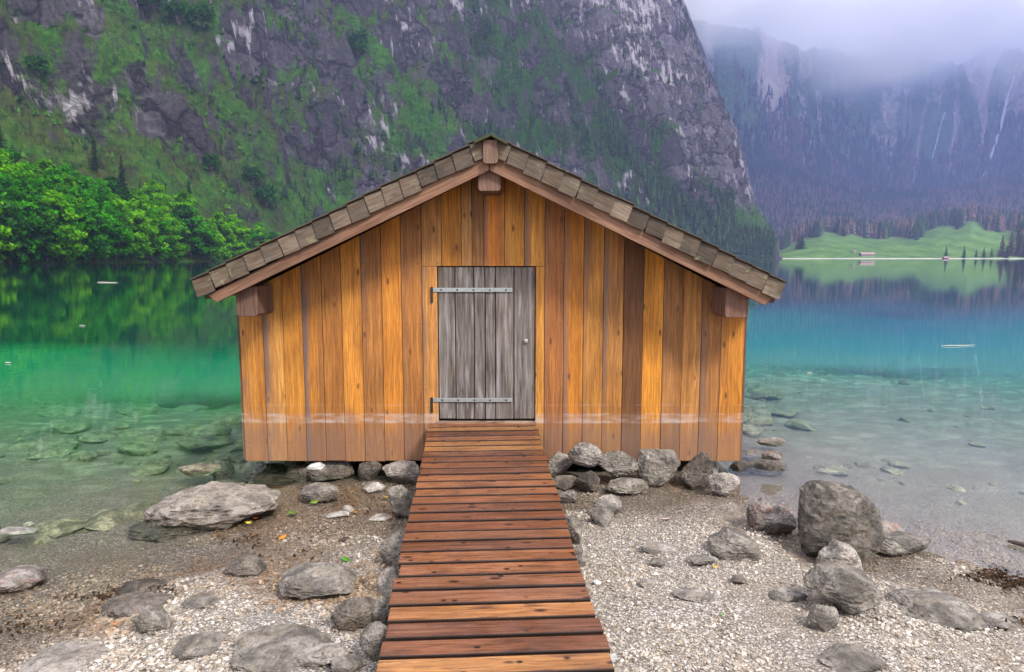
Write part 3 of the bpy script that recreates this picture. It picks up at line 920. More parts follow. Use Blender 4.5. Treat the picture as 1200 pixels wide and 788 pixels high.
def leaf_quads(C, size, nrm_bias, rg, aspect=0.62):
    n = len(C)
    nr_ = rg.normal(0, 1, (n, 3)) * 0.75 + nrm_bias
    nr_ /= np.linalg.norm(nr_, axis=1)[:, None] + 1e-9
    a = np.cross(nr_, rg.normal(0, 1, (n, 3)))
    a /= np.linalg.norm(a, axis=1)[:, None] + 1e-9
    b = np.cross(nr_, a)
    s = size[:, None]
    Q = np.stack([C - a * s, C - b * s * aspect + nr_ * s * 0.12, C + a * s, C + b * s * aspect + nr_ * s * 0.12], 1)
    return Q.reshape(-1, 3), np.arange(n * 4).reshape(n, 4)


def broadleaf_meshes(seed, H=16.0, spread=0.36, nclump=60, leaves=70, leaf=0.40):
    rg = np.random.default_rng(seed)
    Vs, Fs = [], []
    top = H * 0.85
    lean = rg.normal(0, 0.04, 2)
    trunk = [(lean[0] * H * s + 0.2 * math.sin(s * 5 + seed), lean[1] * H * s, top * s) for s in np.linspace(0, 1, 7)]
    tube_path(Vs, Fs, trunk, [H * 0.017 * (1 - 0.8 * s) for s in np.linspace(0, 1, 7)], 8)
    cents = []
    for k in range(nclump):
        zf = rg.uniform(0.04, 1.0)
        prof = (math.sin(math.pi * min(1, zf * 0.94 + 0.10)) ** 0.6)
        rad = H * spread * prof * rg.uniform(0.35, 1.0) ** 0.5 * rg.uniform(0.75, 1.15)
        th = rg.uniform(0, 2 * math.pi)
        cents.append((rad * math.cos(th), rad * math.sin(th), H * zf * 0.97, H * rg.uniform(0.045, 0.095)))
    for k in range(0, nclump, 4):
        x, y, zc, _ = cents[k]
        z0 = max(0.08 * H, zc - 0.22 * H)
        tube_path(Vs, Fs, [(0, 0, z0), (x * 0.5, y * 0.5, z0 + (zc - z0) * 0.6), (x, y, zc)], [H * 0.006, H * 0.004, H * 0.0015], 5)
    trunk_me = np_mesh('trunk', np.array(Vs), np.array(Fs))
    Cs, Bs, Ts, Sz = [], [], [], []
    for (x, y, zc, r) in cents:
        d = rg.normal(0, 1, (leaves, 3))
        d /= np.linalg.norm(d, axis=1)[:, None]
        rad = r * rg.uniform(0.25, 1.1, leaves)[:, None] ** 0.6
        Cs.append(np.array([x, y, zc]) + d * rad * np.array([1.25, 1.25, 0.7]))
        Bs.append(d * 0.5 + np.array([x, y, 0]) / (H * spread + 1e-6) * 0.5 + np.array([0, 0, 0.7]))
        Ts.append(np.clip(rg.uniform(0.0, 1.0) + rg.normal(0, 0.16, leaves), 0, 1))
        Sz.append(rg.uniform(0.6, 1.4, leaves) * leaf)
    Q, Fq = leaf_quads(np.vstack(Cs), np.concatenate(Sz), np.vstack(Bs), rg)
    crown_me = np_mesh('crown', Q, Fq, {'tone': np.repeat(np.concatenate(Ts), 4)}, False)
    return trunk_me, crown_me


def conifer_meshes(seed, H=20.0, rb=0.17):
    rg = np.random.default_rng(seed)
    Vs, Fs = [], []
    tube_path(Vs, Fs, [(0, 0, 0), (0, 0, H * 0.5), (0, 0, H * 0.99)], [H * 0.014, H * 0.009, H * 0.001], 7)
    trunk_me = np_mesh('trunk', np.array(Vs), np.array(Fs))
    C, B, T, S = [], [], [], []
    z = 0.06
    while z < 0.99:
        r = H * rb * (1 - z) ** 0.85 * rg.uniform(0.8, 1.15) + 0.1
        nb = 9 if z < 0.7 else 6
        for k in range(nb):
            th = rg.uniform(0, 2 * math.pi)
            rl = r * rg.uniform(0.6, 1.15)
            for s in np.linspace(0.15, 1, 8):
                C.append((rl * s * math.cos(th) + rg.normal(0, 0.12), rl * s * math.sin(th) + rg.normal(0, 0.12), H * z - rl * 0.42 * s + rl * 0.12 * s * s + rg.normal(0, 0.1)))
                B.append((math.cos(th) * 0.5, math.sin(th) * 0.5, 0.9))
                T.append(rg.uniform(0, 1) * (0.4 + 0.6 * s))
                S.append(H * 0.022 * (1.2 - 0.5 * s) * (1.15 - 0.6 * z))
        z += 0.033
    Q, Fq = leaf_quads(np.array(C), np.array(S), np.array(B), rg, 0.5)
    return trunk_me, np_mesh('crown', Q, Fq, {'tone': np.repeat(np.array(T), 4)}, False)


def shrub_meshes(seed, H=4.0):
    rg = np.random.default_rng(seed)
    Vs, Fs = [], []
    C, B, T = [], [], []
    for k in range(16):
        th, rr_ = rg.uniform(0, 6.28), rg.uniform(0.1, 0.6) * H
        tip = np.array([rr_ * math.cos(th), rr_ * math.sin(th), H * rg.uniform(0.4, 0.95)])
        tube_path(Vs, Fs, [(0, 0, 0), tip * 0.5 + np.array([0, 0, 0.1 * H]), tip], [0.02 * H, 0.012 * H, 0.004 * H], 5)
        d = rg.normal(0, 1, (60, 3))
        C.append(tip + d * H * 0.12)
        B.append(d * 0.4 + np.array([0, 0, 0.8]))
        T.append(np.clip(rg.uniform(0.2, 0.8) + rg.normal(0, 0.2, 60), 0, 1))
    C, B, T = np.vstack(C), np.vstack(B), np.concatenate(T)
    Q, Fq = leaf_quads(C, rg.uniform(0.05, 0.1, len(C)) * H, B, rg)
    return np_mesh('stem', np.array(Vs), np.array(Fs)), np_mesh('foliage', Q, Fq, {'tone': np.repeat(T, 4)}, False)


BL = [broadleaf_meshes(s, 16, sp, nc) for s, sp, nc in ((1, 0.34, 52), (2, 0.25, 44), (3, 0.40, 58), (4, 0.29, 48))]
CN = [conifer_meshes(s, 20, rb) for s, rb in ((5, 0.17), (6, 0.14))]
SHR = [shrub_meshes(s) for s in (8, 9)]
for tm, _ in BL + CN + SHR:
    tm.materials.append(M_BARK)


def plant(kind, name, x, y, z, scale, lf, label, cat, group=None, parts=('trunk', 'crown'), sz=1.0):
    tm, cm = kind
    r = empty(name, (x, y, z), label, cat, group)
    r.rotation_euler = (0, 0, random.uniform(0, 6.28))
    r.scale = (scale, scale, scale * sz)
    a = bpy.data.objects.new(parts[0], tm)
    b = bpy.data.objects.new(parts[1], cm)
    if not cm.materials:
        cm.materials.append(lf)
    for o in (a, b):
        COL.objects.link(o)
        o.parent = r
    b.material_slots[0].link = 'OBJECT'
    b.material_slots[0].material = lf
    return r


def mz(x, y):
    return float(massif(np.array([x]), np.array([y]))[0][0])


def bank_point(u, d):
    """point of the left bank seen in photo column u, d metres inland of the waterline"""
    r = np.linspace(150, 760, 1200)
    D = shore_sd((u - CX) / F * r, r)[1]
    i = int(np.argmax(D >= d))
    return (u - CX) / F * r[i], r[i]


bank = []
for k in range(64):
    u = -60 + k * 6.2 + random.uniform(-4, 4)
    bank.append((u, random.choice((0.8, 2, 4)), 'front'))
for k in range(36):
    u = -60 + k * 8.0 + random.uniform(-5, 5)
    bank.append((u, random.choice((18, 26, 36)), 'back'))
_rs = random.getstate()
for k in range(20):
    bank.append((-66 - k * 7.0 + random.uniform(-4, 4), random.choice((0.8, 2, 4)), 'front'))
for k in range(12):
    bank.append((-68 - k * 11.0 + random.uniform(-5, 5), random.choice((18, 26, 36)), 'back'))
random.setstate(_rs)
for (u, d, row) in bank:
    x, y = bank_point(u, d)
    z = max(0.2, mz(x, y) - 0.4)
    if u < -64 and random.getstate() and not globals().get('_rs2'):
        _rs2 = random.getstate()
    px_h = np.interp(u, [-60, 0, 60, 130, 200, 260, 300, 340], [195, 180, 145, 92, 78, 58, 42, 32]) * random.uniform(0.58, 1.08)
    if row == 'back':
        px_h *= 0.8
    Hm = px_h * y / F
    Hm = min(max(Hm, 7.0), 31.0)
    pick = random.random()
    yel = 0.28 if u < 140 else 0.42
    if pick < yel:
        mt_, lab = M_LEAFY, 'yellow-green broadleaf tree in the %s row of the wood on the left lakeshore' % row
    elif pick < 0.78:
        mt_, lab = M_LEAF, 'bright green broadleaf tree in the %s row of the wood on the left lakeshore' % row
    else:
        mt_, lab = M_LEAFD, 'deep green broadleaf tree in the %s row of the wood on the left lakeshore' % row
    g = {'front': 'front row trees on the left lakeshore', 'back': 'back row trees on the left lakeshore'}[row]
    g = lab.split(' broad')[0] + ' ' + g
    plant(random.choice(BL), 'broadleaf_tree', x, y, z, Hm / 16.0, mt_, lab, 'tree', g)
random.setstate(_rs2)
x, y = bank_point(246, 1.5)
plant(BL[1], 'broadleaf_tree', x, y, 0.4, 13 / 16, M_CREAM, 'pale cream-leaved small tree at the water edge of the left wood', 'tree')
for (u, d, Hc, lab) in ((152, 55, 22, 'dark spruce rising tall above the middle of the left lakeshore wood'), (14, 80, 30, 'dark spruce standing highest at the left edge of the photo'),
                        (172, 52, 17, 'shorter dark spruce just right of the tall one above the left wood'), (228, 50, 17, 'narrow dark spruce above the right half of the left wood'),
                        (122, 70, 20, 'dark spruce left of the tall one on the slope above the wood'), (268, 40, 13, 'small dark spruce near the right end of the left wood')):
    x, y = bank_point(u, d)
    plant(random.choice(CN), 'spruce_tree', x, y, mz(x, y) - 0.5, Hc / 15, M_NEEDLE, lab, 'tree', 'spruces above the left lakeshore wood', sz=0.75)


def slope_point(u, v):
    d = ray(u, v)
    ts = np.geomspace(150, 1500, 900)
    X, Y, Z = d[0] * ts, d[1] * ts, HC + d[2] * ts
    h = massif(X, Y)[0]
    i = int(np.argmax(h > Z))
    return X[i], Y[i], h[i]


for (u, v, s, lab) in ((180, 14, 2.2, 'dark bush at the top of the left slope, leftmost of the three in a row'), (210, 30, 2.6, 'largest dark bush high on the left slope'),
                       (238, 45, 2.1, 'dark bush high on the left slope, lowest of the three in a row'), (46, 100, 2.2, 'dark bush on the grassy slope at the far left'),
                       (296, 222, 2.0, 'dark round bush on the slope above the hut roof, upper of two'), (312, 246, 2.4, 'dark round bush on the slope above the hut roof, lower of two'),
                       (248, 205, 1.7, 'small dark bush on the slope left of the round pair'), (420, 70, 2.4, 'dark bush on the ledge above the roof ridge left side')):
    x, y, z = slope_point(u, v)
    plant(SHR[len(lab) % 2], 'slope_bush', x, y, z - 0.3, s * y / 420.0 * 1.3, M_LEAFD, lab, 'bush', 'dark bushes on the left mountain slope', ('stem', 'foliage'))


def vz(x, y):
    return float(valley(np.array([x]), np.array([y]))[0][0])


for (u, Y, Hm, mt_, lab) in ((1126, 1316, 24, M_NEEDLE, 'tall dark fir alone on the far shore below the meadow'), (1105, 1330, 21, M_LEAFD, 'slim young fir on the far shore left of the tall dark one'),
                             (1149, 1322, 21, M_NEEDLE, 'short dark fir on the far shore, first right of the tall lone one'), (1158, 1330, 17, M_LEAFD, 'small green fir squeezed beside the brown clump on the far shore'),
                             (1140, 1326, 16, M_NEEDLE, 'lowest dark fir on the far shore between two taller ones'),
                             (1170, 1330, 42, M_BROWN, 'leftmost reddish brown dead fir in the far right clump'), (1180, 1340, 46, M_BROWN, 'middle reddish brown dead fir in the far right clump'),
                             (1189, 1336, 43, M_BROWN, 'rightmost reddish brown dead fir in the far right clump'), (1176, 1318, 24, M_NEEDLE, 'low dark fir in front of the brown dead clump'),
                             (1197, 1318, 40, M_NEEDLE, 'dark tall fir at the right edge of the photo on the far shore'),
                             (933, 1460, 40, M_BROWN, 'brown dead fir standing out on the left edge of the meadow'), (937, 1450, 38, M_NEEDLE, 'dark fir beside the brown one on the left edge of the meadow'),
                             (985, 1545, 26, M_NEEDLE, 'lone dark fir at the upper left rim of the meadow')):
    x = (u - CX) / F * Y
    plant(random.choice(CN), 'fir_tree', x, Y, vz(x, Y) - 0.4, Hm / 12, mt_, lab, 'tree', 'firs around the far meadow', sz=0.6)

# alpine huts on the far meadow
M_HUTW = plain_mat('hut_wall', (0.16, 0.11, 0.09), 0.9, nscale=1.0)
M_HUTR = plain_mat('hut_roof', (0.30, 0.20, 0.19), 0.8, nscale=1.0)
M_HUTS = plain_mat('hut_stone', (0.5, 0.48, 0.45), 0.8, nscale=1.0)


def alpine_hut(u, Y, L, Wd, Hh, label):
    x = (u - CX) / F * Y
    z = vz(x, Y) - 0.3
    r = empty('alpine_hut', (x, Y, z), label, 'hut', 'alpine huts at the far meadow')
    b = MB()
    b.box(-L / 2, L / 2, -Wd / 2, Wd / 2, 0.8, Hh, (1, 0, 0))
    b.build('wall', M_HUTW, r, 0)
    b = MB()
    b.box(-L / 2 - 0.1, L / 2 + 0.1, -Wd / 2 - 0.1, Wd / 2 + 0.1, -1, 0.8, (1, 0, 0))
    b.build('plinth', M_HUTS, r, 0)
    b = MB()
    rh = Hh + Wd * 0.42
    for s in (-1, 1):
        b.hexa([(-L / 2 - 1, s * (Wd / 2 + 1), Hh - 0.4), (L / 2 + 1, s * (Wd / 2 + 1), Hh - 0.4), (L / 2 + 1, 0, rh - 0.2), (-L / 2 - 1, 0, rh - 0.2),
                (-L / 2 - 1, s * (Wd / 2 + 1), Hh), (L / 2 + 1, s * (Wd / 2 + 1), Hh), (L / 2 + 1, 0, rh + 0.2), (-L / 2 - 1, 0, rh + 0.2)], (1, 0, 0))
    b.build('roof', M_HUTR, r, 0)
    b = MB()
    b.box(-1, 1, -Wd / 2 - 0.08, -Wd / 2, 0.8, min(Hh - 0.3, 2.9), (0, 0, 1))
    b.build('door', M_BARK, r, 0)


alpine_hut(1013, 1345, 26, 9, 3.6, 'long low alpine cabin with reddish roof on the far green meadow')
alpine_hut(1105, 1304, 8, 6, 2.6, 'tiny hut at the far waterline under the lone dark fir')
alpine_hut(998, 1390, 5, 4, 2.2, 'very small shed on the meadow behind the long cabin')

# waterfall on the far wall: ribbon of white water that follows the rock
def valley_hit(u, v):
    d = ray(u, v)
    ts = np.linspace(1250, 2990, 2600)
    X, Y, Z = d[0] * ts, d[1] * ts, HC + d[2] * ts
    h = valley(X, Y)[0]
    i = int(np.argmax(h > Z))
    if h[i] <= Z[i]:
        i = len(ts) - 1
    return np.array([X[i], Y[i], Z[i]])


def waterfall(path, label, wpx):
    m, t = new_mat('white_water')
    oc = nd(t, 'ShaderNodeNewGeometry').outputs['Position']
    n = noise(t, vmul(t, oc, (0.5, 0.5, 0.04)), 1.0, 4)
    finish(t, principled(t, ramp(t, n, [(0.3, (0.55, 0.56, 0.6)), (0.6, (0.85, 0.86, 0.88))]), 0.5))
    pts = []
    for (a, b) in zip(path[:-1], path[1:]):
        for s in np.linspace(0, 1, 7)[:-1]:
            pts.append((a[0] + (b[0] - a[0]) * s, a[1] + (b[1] - a[1]) * s))
    pts.append(path[-1])
    Vs, Fs = [], []
    P = [valley_hit(*q) + np.array([0, -7.0, 0]) for q in pts]
    for i in range(1, len(P)):        # falling water never runs back into the rock
        P[i][1] = min(P[i][1], P[i - 1][1] + 2)
    ws = [wpx * P[0][1] / F * random.uniform(0.6, 1.4) for _ in P]
    tube_path(Vs, Fs, P, ws, 6)
    o = link_mesh('waterfall', np_mesh('waterfall', np.array(Vs), np.array(Fs)), m)
    props(o, label, 'waterfall', 'waterfalls on the far rock wall')


waterfall([(1188, 88), (1181, 108), (1176, 128), (1171, 150), (1165, 168), (1161, 180), (1157, 192), (1151, 208)], 'long thin white waterfall at the right edge of the far rock wall', 1.35)
waterfall([(1106, 132), (1100, 150), (1096, 168), (1091, 186)], 'short faint white waterfall left of the long one on the far wall', 0.5)

# ------------------------------------------------------------------ haze and the mist lying on the far wall
def vol_box(name, lo, hi, mat):
    x0, y0, z0 = lo
    x1, y1, z1 = hi
    Vb = np.array([(x0, y0, z0), (x1, y0, z0), (x1, y1, z0), (x0, y1, z0), (x0, y0, z1), (x1, y0, z1), (x1, y1, z1), (x0, y1, z1)], float)
    Fb = np.array([(0, 3, 2, 1), (4, 5, 6, 7), (0, 1, 5, 4), (1, 2, 6, 5), (2, 3, 7, 6), (3, 0, 4, 7)])
    return props(link_mesh(name, np_mesh(name, Vb, Fb, None, False), mat), kind='stuff')


top_z = max(float(MH.max()), float(VH.max()))
m, t = new_mat('haze_air')
finish(t, None, nd(t, 'ShaderNodeVolumePrincipled', {'Color': (0.52, 0.60, 1.0, 1), 'Density': 0.000085, 'Anisotropy': 0.1}).outputs[0])
vol_box('haze', (-2850, -120, -21), (4500, 3300, top_z + 60), m)

m, t = new_mat('mist')
pos = nd(t, 'ShaderNodeNewGeometry').outputs['Position']
z = nd(t, 'ShaderNodeSeparateXYZ', {0: pos}).outputs[2]
n = noise(t, vmul(t, pos, (1 / 330.0, 1 / 330.0, 1 / 200.0)), 1.0, 4, 0.55, 0.3)
hgt = math_(t, 'ADD', math_(t, 'DIVIDE', z, 900.0), math_(t, 'MULTIPLY', math_(t, 'SUBTRACT', n, 0.5), 0.75))
den = math_(t, 'ADD', math_(t, 'MULTIPLY', ramp(t, hgt, [(0.55, 0.0), (0.65, 0.28), (0.77, 1.0)]), 0.0066), 0.00036)
mcol = mixc(t, ramp(t, hgt, [(0.55, 0.0), (0.68, 1.0)]), (0.34, 0.47, 1.0), (0.985, 0.985, 1.0))
finish(t, None, nd(t, 'ShaderNodeVolumePrincipled', {'Color': mcol, 'Density': den, 'Anisotropy': 0.2}).outputs[0])
ms = vol_box('mist', (400, 1420, -16), (4380, 3000, top_z + 40), m)

# ------------------------------------------------------------------ the boathouse
M_WALL = wood_mat('honey_boards', 'wall')
M_TRIM = wood_mat('weathered_beam', 'beam')
M_DOOR = wood_mat('grey_door_boards', 'door')
M_SHIN = wood_mat('weathered_shingles', 'shingle')
M_DECK = wood_mat('wet_deck_boards', 'deck')
M_IRON = plain_mat('galvanised_iron', (0.42, 0.45, 0.44), 0.45, 0.75, 30)
M_DARKIRON = plain_mat('dark_iron', (0.05, 0.05, 0.05), 0.5, 0.8)
M_MOSS = plain_mat('mossy_board', (0.055, 0.06, 0.028), 0.95, 0, 40, 0.7)

DW = 6.95                     # front face of the wall
RY = 6.42                     # front face of the bargeboards


def wpt(u, v, Y=DW):
    p = at_y(u, v, Y)
    return p[0], p[2]


HX0, HX1 = wpt(287.5, 541)[0], wpt(867.0, 540)[0]
HZ0 = wpt(577, 540.5)[1]
AX = wpt(575, 190, RY)[0]
hut = empty('boathouse', (AX, DW, HZ0), 'honey coloured plank boathouse with shingled gable roof and grey door on the lakeshore', 'boathouse')
HO = (AX, DW, HZ0)
# roof plane underside: passes through bargeboard top edge
lx, lz = wpt(235, 347, RY)
rx, rz = wpt(912.4, 351.5, RY)
ax, az_ = wpt(575, 176.5, RY)


def roof_z(x):
    return az_ + (lz - az_) * (ax - x) / (ax - lx) if x < ax else az_ + (rz - az_) * (x - ax) / (rx - ax)


# front wall: boards up to the roof line, around the door opening
bx_low_l = [287.2, 309.5, 333, 356, 379, 402, 425.5, 449, 472, 495.7, 512.3]
bx_top = [495.7, 518.8, 541.6, 554, 567.7, 591.4, 614, 637.8]
bx_low_r = [626.8, 637.8, 660, 683, 706, 729.6, 752.5, 776, 799, 821, 844, 867]
tones_l = [(0.58, 0.271, 0.047), (0.65, 0.335, 0.077), (0.545, 0.248, 0.036), (0.499, 0.219, 0.036), (0.394, 0.173, 0.038), (0.58, 0.259, 0.041), (0.418, 0.191, 0.049), (0.522, 0.219, 0.03), (0.418, 0.184, 0.044), (0.534, 0.271, 0.077)]
tones_t = [(0.534, 0.271, 0.077), (0.58, 0.259, 0.032), (0.441, 0.231, 0.074), (0.348, 0.173, 0.054), (0.603, 0.231, 0.026), (0.673, 0.323, 0.046), (0.557, 0.265, 0.046)]
tones_r = [(0.557, 0.277, 0.054), (0.36, 0.15, 0.041), (0.58, 0.242, 0.03), (0.534, 0.254, 0.049), (0.487, 0.236, 0.052), (0.162, 0.072, 0.024), (0.696, 0.312, 0.036), (0.348, 0.167, 0.052), (0.464, 0.231, 0.067), (0.36, 0.167, 0.047), (0.626, 0.271, 0.034)]
VREF = 430


def bxs(lst, v=VREF):
    return [wpt(u, v)[0] for u in lst]


dx0, dz1 = wpt(512.6, 312.5)
dx1, dz0 = wpt(626.6, 494.5)
w = MB()
zl_eave = lambda x: roof_z(x) - 0.10


def board(x0, x1, z0, z1a, z1b, tone, j=0.0):
    g = 0.0022
    y0 = DW + j
    w.prism([(x0 + g, z0), (x1 - g, z0), (x1 - g, z1b), (x0 + g, z1a)], y0, y0 + 0.028, (0, 0, 1), tone)


def tn(c):
    k = random.uniform(0.9, 1.1)
    return tuple(x * k for x in c)


xs = bxs(bx_low_l)
xs[0] = HX0
for i in range(10):
    x0, x1 = xs[i], xs[i + 1]
    if i == 9:
        x1 = dx0 - 0.004
        board(x0, x1, HZ0, dz1, dz1, tn(tones_l[i]), 0.004)
    else:
        board(x0, x1, HZ0 + random.uniform(-.006, .006), zl_eave(x0), zl_eave(x1), tn(tones_l[i]), random.choice((0, .004, .008)))
xt = bxs(bx_top)
for i in range(7):
    board(xt[i], xt[i + 1], dz1 + 0.004, zl_eave(xt[i]), zl_eave(xt[i + 1]), tn(tones_t[i]), random.choice((0, .004)))
xr = bxs(bx_low_r)
xr[-1] = HX1
for i in range(11):
    x0, x1 = xr[i], xr[i + 1]
    if i == 0:
        board(dx1 + 0.004, x1, HZ0, dz1, dz1, tn(tones_r[i]), 0.004)
    else:
        board(x0, x1, HZ0 + random.uniform(-.006, .006), zl_eave(x0), zl_eave(x1), tn(tones_r[i]), random.choice((0, .004, .008)))
w.build('front_wall', M_WALL, hut, 0.003, HO)
# frame, sides and back
HD = 6.2
for (x0, x1) in ((HX0 - 0.028, HX0 - 0.002), (HX1 + 0.002, HX1 + 0.028)):
    w = MB()
    n = 30
    for i in range(n):
        y0 = DW + 0.03 + (HD - 0.03) * i / n
        zt = roof_z((x0 + x1) / 2) - 0.14
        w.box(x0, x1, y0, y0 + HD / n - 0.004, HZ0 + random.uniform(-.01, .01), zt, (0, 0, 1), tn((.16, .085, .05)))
    w.build('side_wall', M_WALL, hut, 0, HO)
w = MB()
n = 24
for i in range(n):
    x0 = HX0 + (HX1 - HX0) * i / n
    x1 = x0 + (HX1 - HX0) / n - 0.004
    w.prism([(x0, HZ0), (x1, HZ0), (x1, zl_eave(x1)), (x0, zl_eave(x0))], DW + HD, DW + HD + 0.028, (0, 0, 1), tn((.3, .15, .06)))
w.build('back_wall', M_WALL, hut, 0, HO)
w = MB()
for i in range(20):
    x0 = HX0 + (HX1 - HX0) * i / 20
    w.box(x0 + 0.002, x0 + (HX1 - HX0) / 20 - 0.002, DW + 0.04, DW + HD - 0.01, HZ0 + 0.08, HZ0 + 0.12, (0, 1, 0), (.2, .12, .07))
w.build('floor_boards', M_TRIM, hut, 0, HO)
w = MB()
w.box(HX0, HX1, DW + 0.045, DW + 0.22, HZ0 + 0.01, HZ0 + 0.075, (1, 0, 0), (.12, .08, .05))
w.build('sill_beam', M_TRIM, hut, 0.005, HO)

# door
d = MB()
cuts = [wpt(u, 400)[0] for u in (512.6, 533.7, 555.6, 568.4, 580.7, 602.3, 626.6)]
cuts[0], cuts[-1] = dx0, dx1
for i in range(6):
    k = random.uniform(0.85, 1.15)
    d.box(cuts[i] + 0.0045, cuts[i + 1] - 0.0045, DW + 0.012 + random.uniform(-.003, .003), DW + 0.045, dz0 + 0.03 + random.uniform(-.006, .006), dz1 - 0.008, (0, 0, 1), (.165 * k, .158 * k, .162 * k))
door = d.build('door', M_DOOR, hut, 0.004, HO)
bk_ = MB()
bk_.box(dx0, dx1, DW + 0.06, DW + 0.10, dz0, dz1, (0, 0, 1), (.02, .018, .016))
bk_.build('door_backing', M_TRIM, door, 0)
for v in (340.0, 469.0):
    x0, zc = wpt(506, v)
    x1 = wpt(600.5, v)[0]
    h_ = MB()
    h_.box(x0, x1, DW - 0.004, DW + 0.004, zc - 0.021, zc + 0.021, (1, 0, 0))
    hg = h_.build('hinge', M_IRON, door, 0.002)
    h_ = MB()
    h_.box(x0 - 0.012, x0 + 0.012, DW - 0.012, DW - 0.0045, zc - 0.13, zc + 0.03, (0, 0, 1))
    h_.build('hinge_plate', M_DARKIRON, hg, 0.002)
    h_ = MB()
    for k in range(5):
        xb = dx0 + 0.035 + k * 0.165
        h_.box(xb - 0.008, xb + 0.008, DW - 0.010, DW - 0.0042, zc - 0.008, zc + 0.008, (1, 0, 0))
    h_.build('bolt', M_DARKIRON, hg, 0.003)
kx, kz = wpt(616.4, 400)
h_ = MB()
h_.box(kx - 0.02, kx + 0.02, DW - 0.012, DW + 0.011, kz - 0.022, kz + 0.022, (0, 1, 0))
h_.build('lock_knob', M_IRON, door, 0.012)

# roof: deck boards, shingle courses, verge shingles, bargeboards, ridge
PURL_Y = RY + 0.10
w = MB()
wr = MB()
for side, (ex, ez) in ((-1, (lx, lz)), (1, (rx, rz))):
    L = math.hypot(ex - ax, ez - az_)
    dirv = np.array([(ex - ax) / L, (ez - az_) / L])
    nv = np.array([dirv[1] * -side, dirv[0] * side])
    nv = nv if nv[1] > 0 else -nv
    A = np.array([ax, az_])
    # sheathing under the shingles
    a, b_ = A - nv * 0.04, A + dirv * L - nv * 0.04
    c_, d_ = A + dirv * L - nv * 0.005, A - nv * 0.005
    w.prism([tuple(a), tuple(b_), tuple(c_), tuple(d_)], RY + 0.07, DW + HD + 0.4, (0, 1, 0), (.11, .075, .055))
    ncs = 15
    for k in range(ncs):
        s0, s1 = L * k / ncs, L * (k + 1) / ncs + 0.12
        s1 = min(s1, L + 0.03)
        y = RY + 0.04
        while y < DW + HD + 0.35:
            wd = random.uniform(0.10, 0.19)
            k_ = random.uniform(0.7, 1.25)
            lo0, lo1 = 0.004, 0.034 + random.uniform(0, 0.006)
            P0, P1 = A + dirv * s0, A + dirv * s1
            w_ = [tuple(P0 + nv * lo0), tuple(P1 + nv * (lo1 - 0.014)), tuple(P1 + nv * lo1), tuple(P0 + nv * (lo0 + 0.012))]
            wr.prism(w_, y, y + wd - 0.004, (dirv[0], 0, dirv[1]), (.15 * k_, .125 * k_, .105 * k_))
            y += wd
w.build('roof_sheathing', M_TRIM, hut, 0, HO)
wr.build('roof_shingles', M_SHIN, hut, 0, HO)
for side, (eu, ev) in ((-1, (231.5, 339.5)), (1, (914.5, 342.2))):
    ex, ez = wpt(eu, ev, RY)
    cx_, cz_ = wpt(575.0, 172.0, RY)
    L = math.hypot(ex - cx_, ez - cz_)
    dirv = np.array([(ex - cx_) / L, (ez - cz_) / L])
    nv = np.array([-dirv[1], dirv[0]])
    nv = nv if nv[1] > 0 else -nv
    C = np.array([cx_, cz_])
    v_ = MB()
    n = 17
    for k in range(n):
        s0, s1 = L * k / n - 0.004, L * (k + 1) / n - 0.006
        if k == 0:
            s0 = 0.05
        k_ = random.choice((0.55, 0.8, 1.0, 1.15, 1.35)) * random.uniform(0.9, 1.1)
        ha, hb = 0.078 + random.uniform(-.006, .006), 0.082 + random.uniform(-.012, .010)
        sk = 0.02 + random.uniform(-.012, .012)
        up = 0.010
        P = [C + dirv * (s0 + sk) - nv * hb, C + dirv * (s1 + sk) - nv * (hb - up), C + dirv * s1 + nv * (ha + up), C + dirv * s0 + nv * ha]
        y0, y1 = RY - 0.028, RY - 0.006      # tilted a little so each laps the next
        v_.hexa([(P[0][0], y0 - 0.0, P[0][1]), (P[1][0], y0 - 0.012, P[1][1]), (P[1][0], y1 - 0.012, P[1][1]), (P[0][0], y1, P[0][1]),
                 (P[3][0], y0, P[3][1]), (P[2][0], y0 - 0.012, P[2][1]), (P[2][0], y1 - 0.012, P[2][1]), (P[3][0], y1, P[3][1])],
                (dirv[0], 0, dirv[1]), (.145 * k_, .122 * k_, .102 * k_))
        # thin dark course lying on top of the verge
        T0, T1 = C + dirv * (s0 - 0.01) + nv * (ha + 0.011), C + dirv * (s1 + 0.006) + nv * (ha + 0.02)
        v_.prism([tuple(T0), tuple(T1), tuple(T1 + nv * 0.012), tuple(T0 + nv * 0.012)], RY - 0.055, RY + 0.06, (dirv[0], 0, dirv[1]), (.075, .062, .05))
    v_.build('verge_shingles', M_SHIN, hut, 0.003, HO)
    # bargeboard
    (tu, tv), (bu, bv) = ((243.5, 346.5), (254.0, 354.5)) if side < 0 else ((907.5, 348.5), (896, 358))
    a0, a1 = wpt(573.5, 181, RY), wpt(573.5, 200, RY)
    e0, e1 = wpt(tu, tv, RY), wpt(bu, bv, RY)
    g = 0.004 * side
    v_ = MB()
    v_.prism([(e1[0], e1[1]), (a1[0] + g, a1[1]), (a0[0] + g, a0[1]), (e0[0], e0[1])], RY + 0.002, RY + 0.042, (dirv[0], 0, dirv[1]), (.235, .14, .10))
    v_.build('bargeboard', M_TRIM, hut, 0.004, HO)
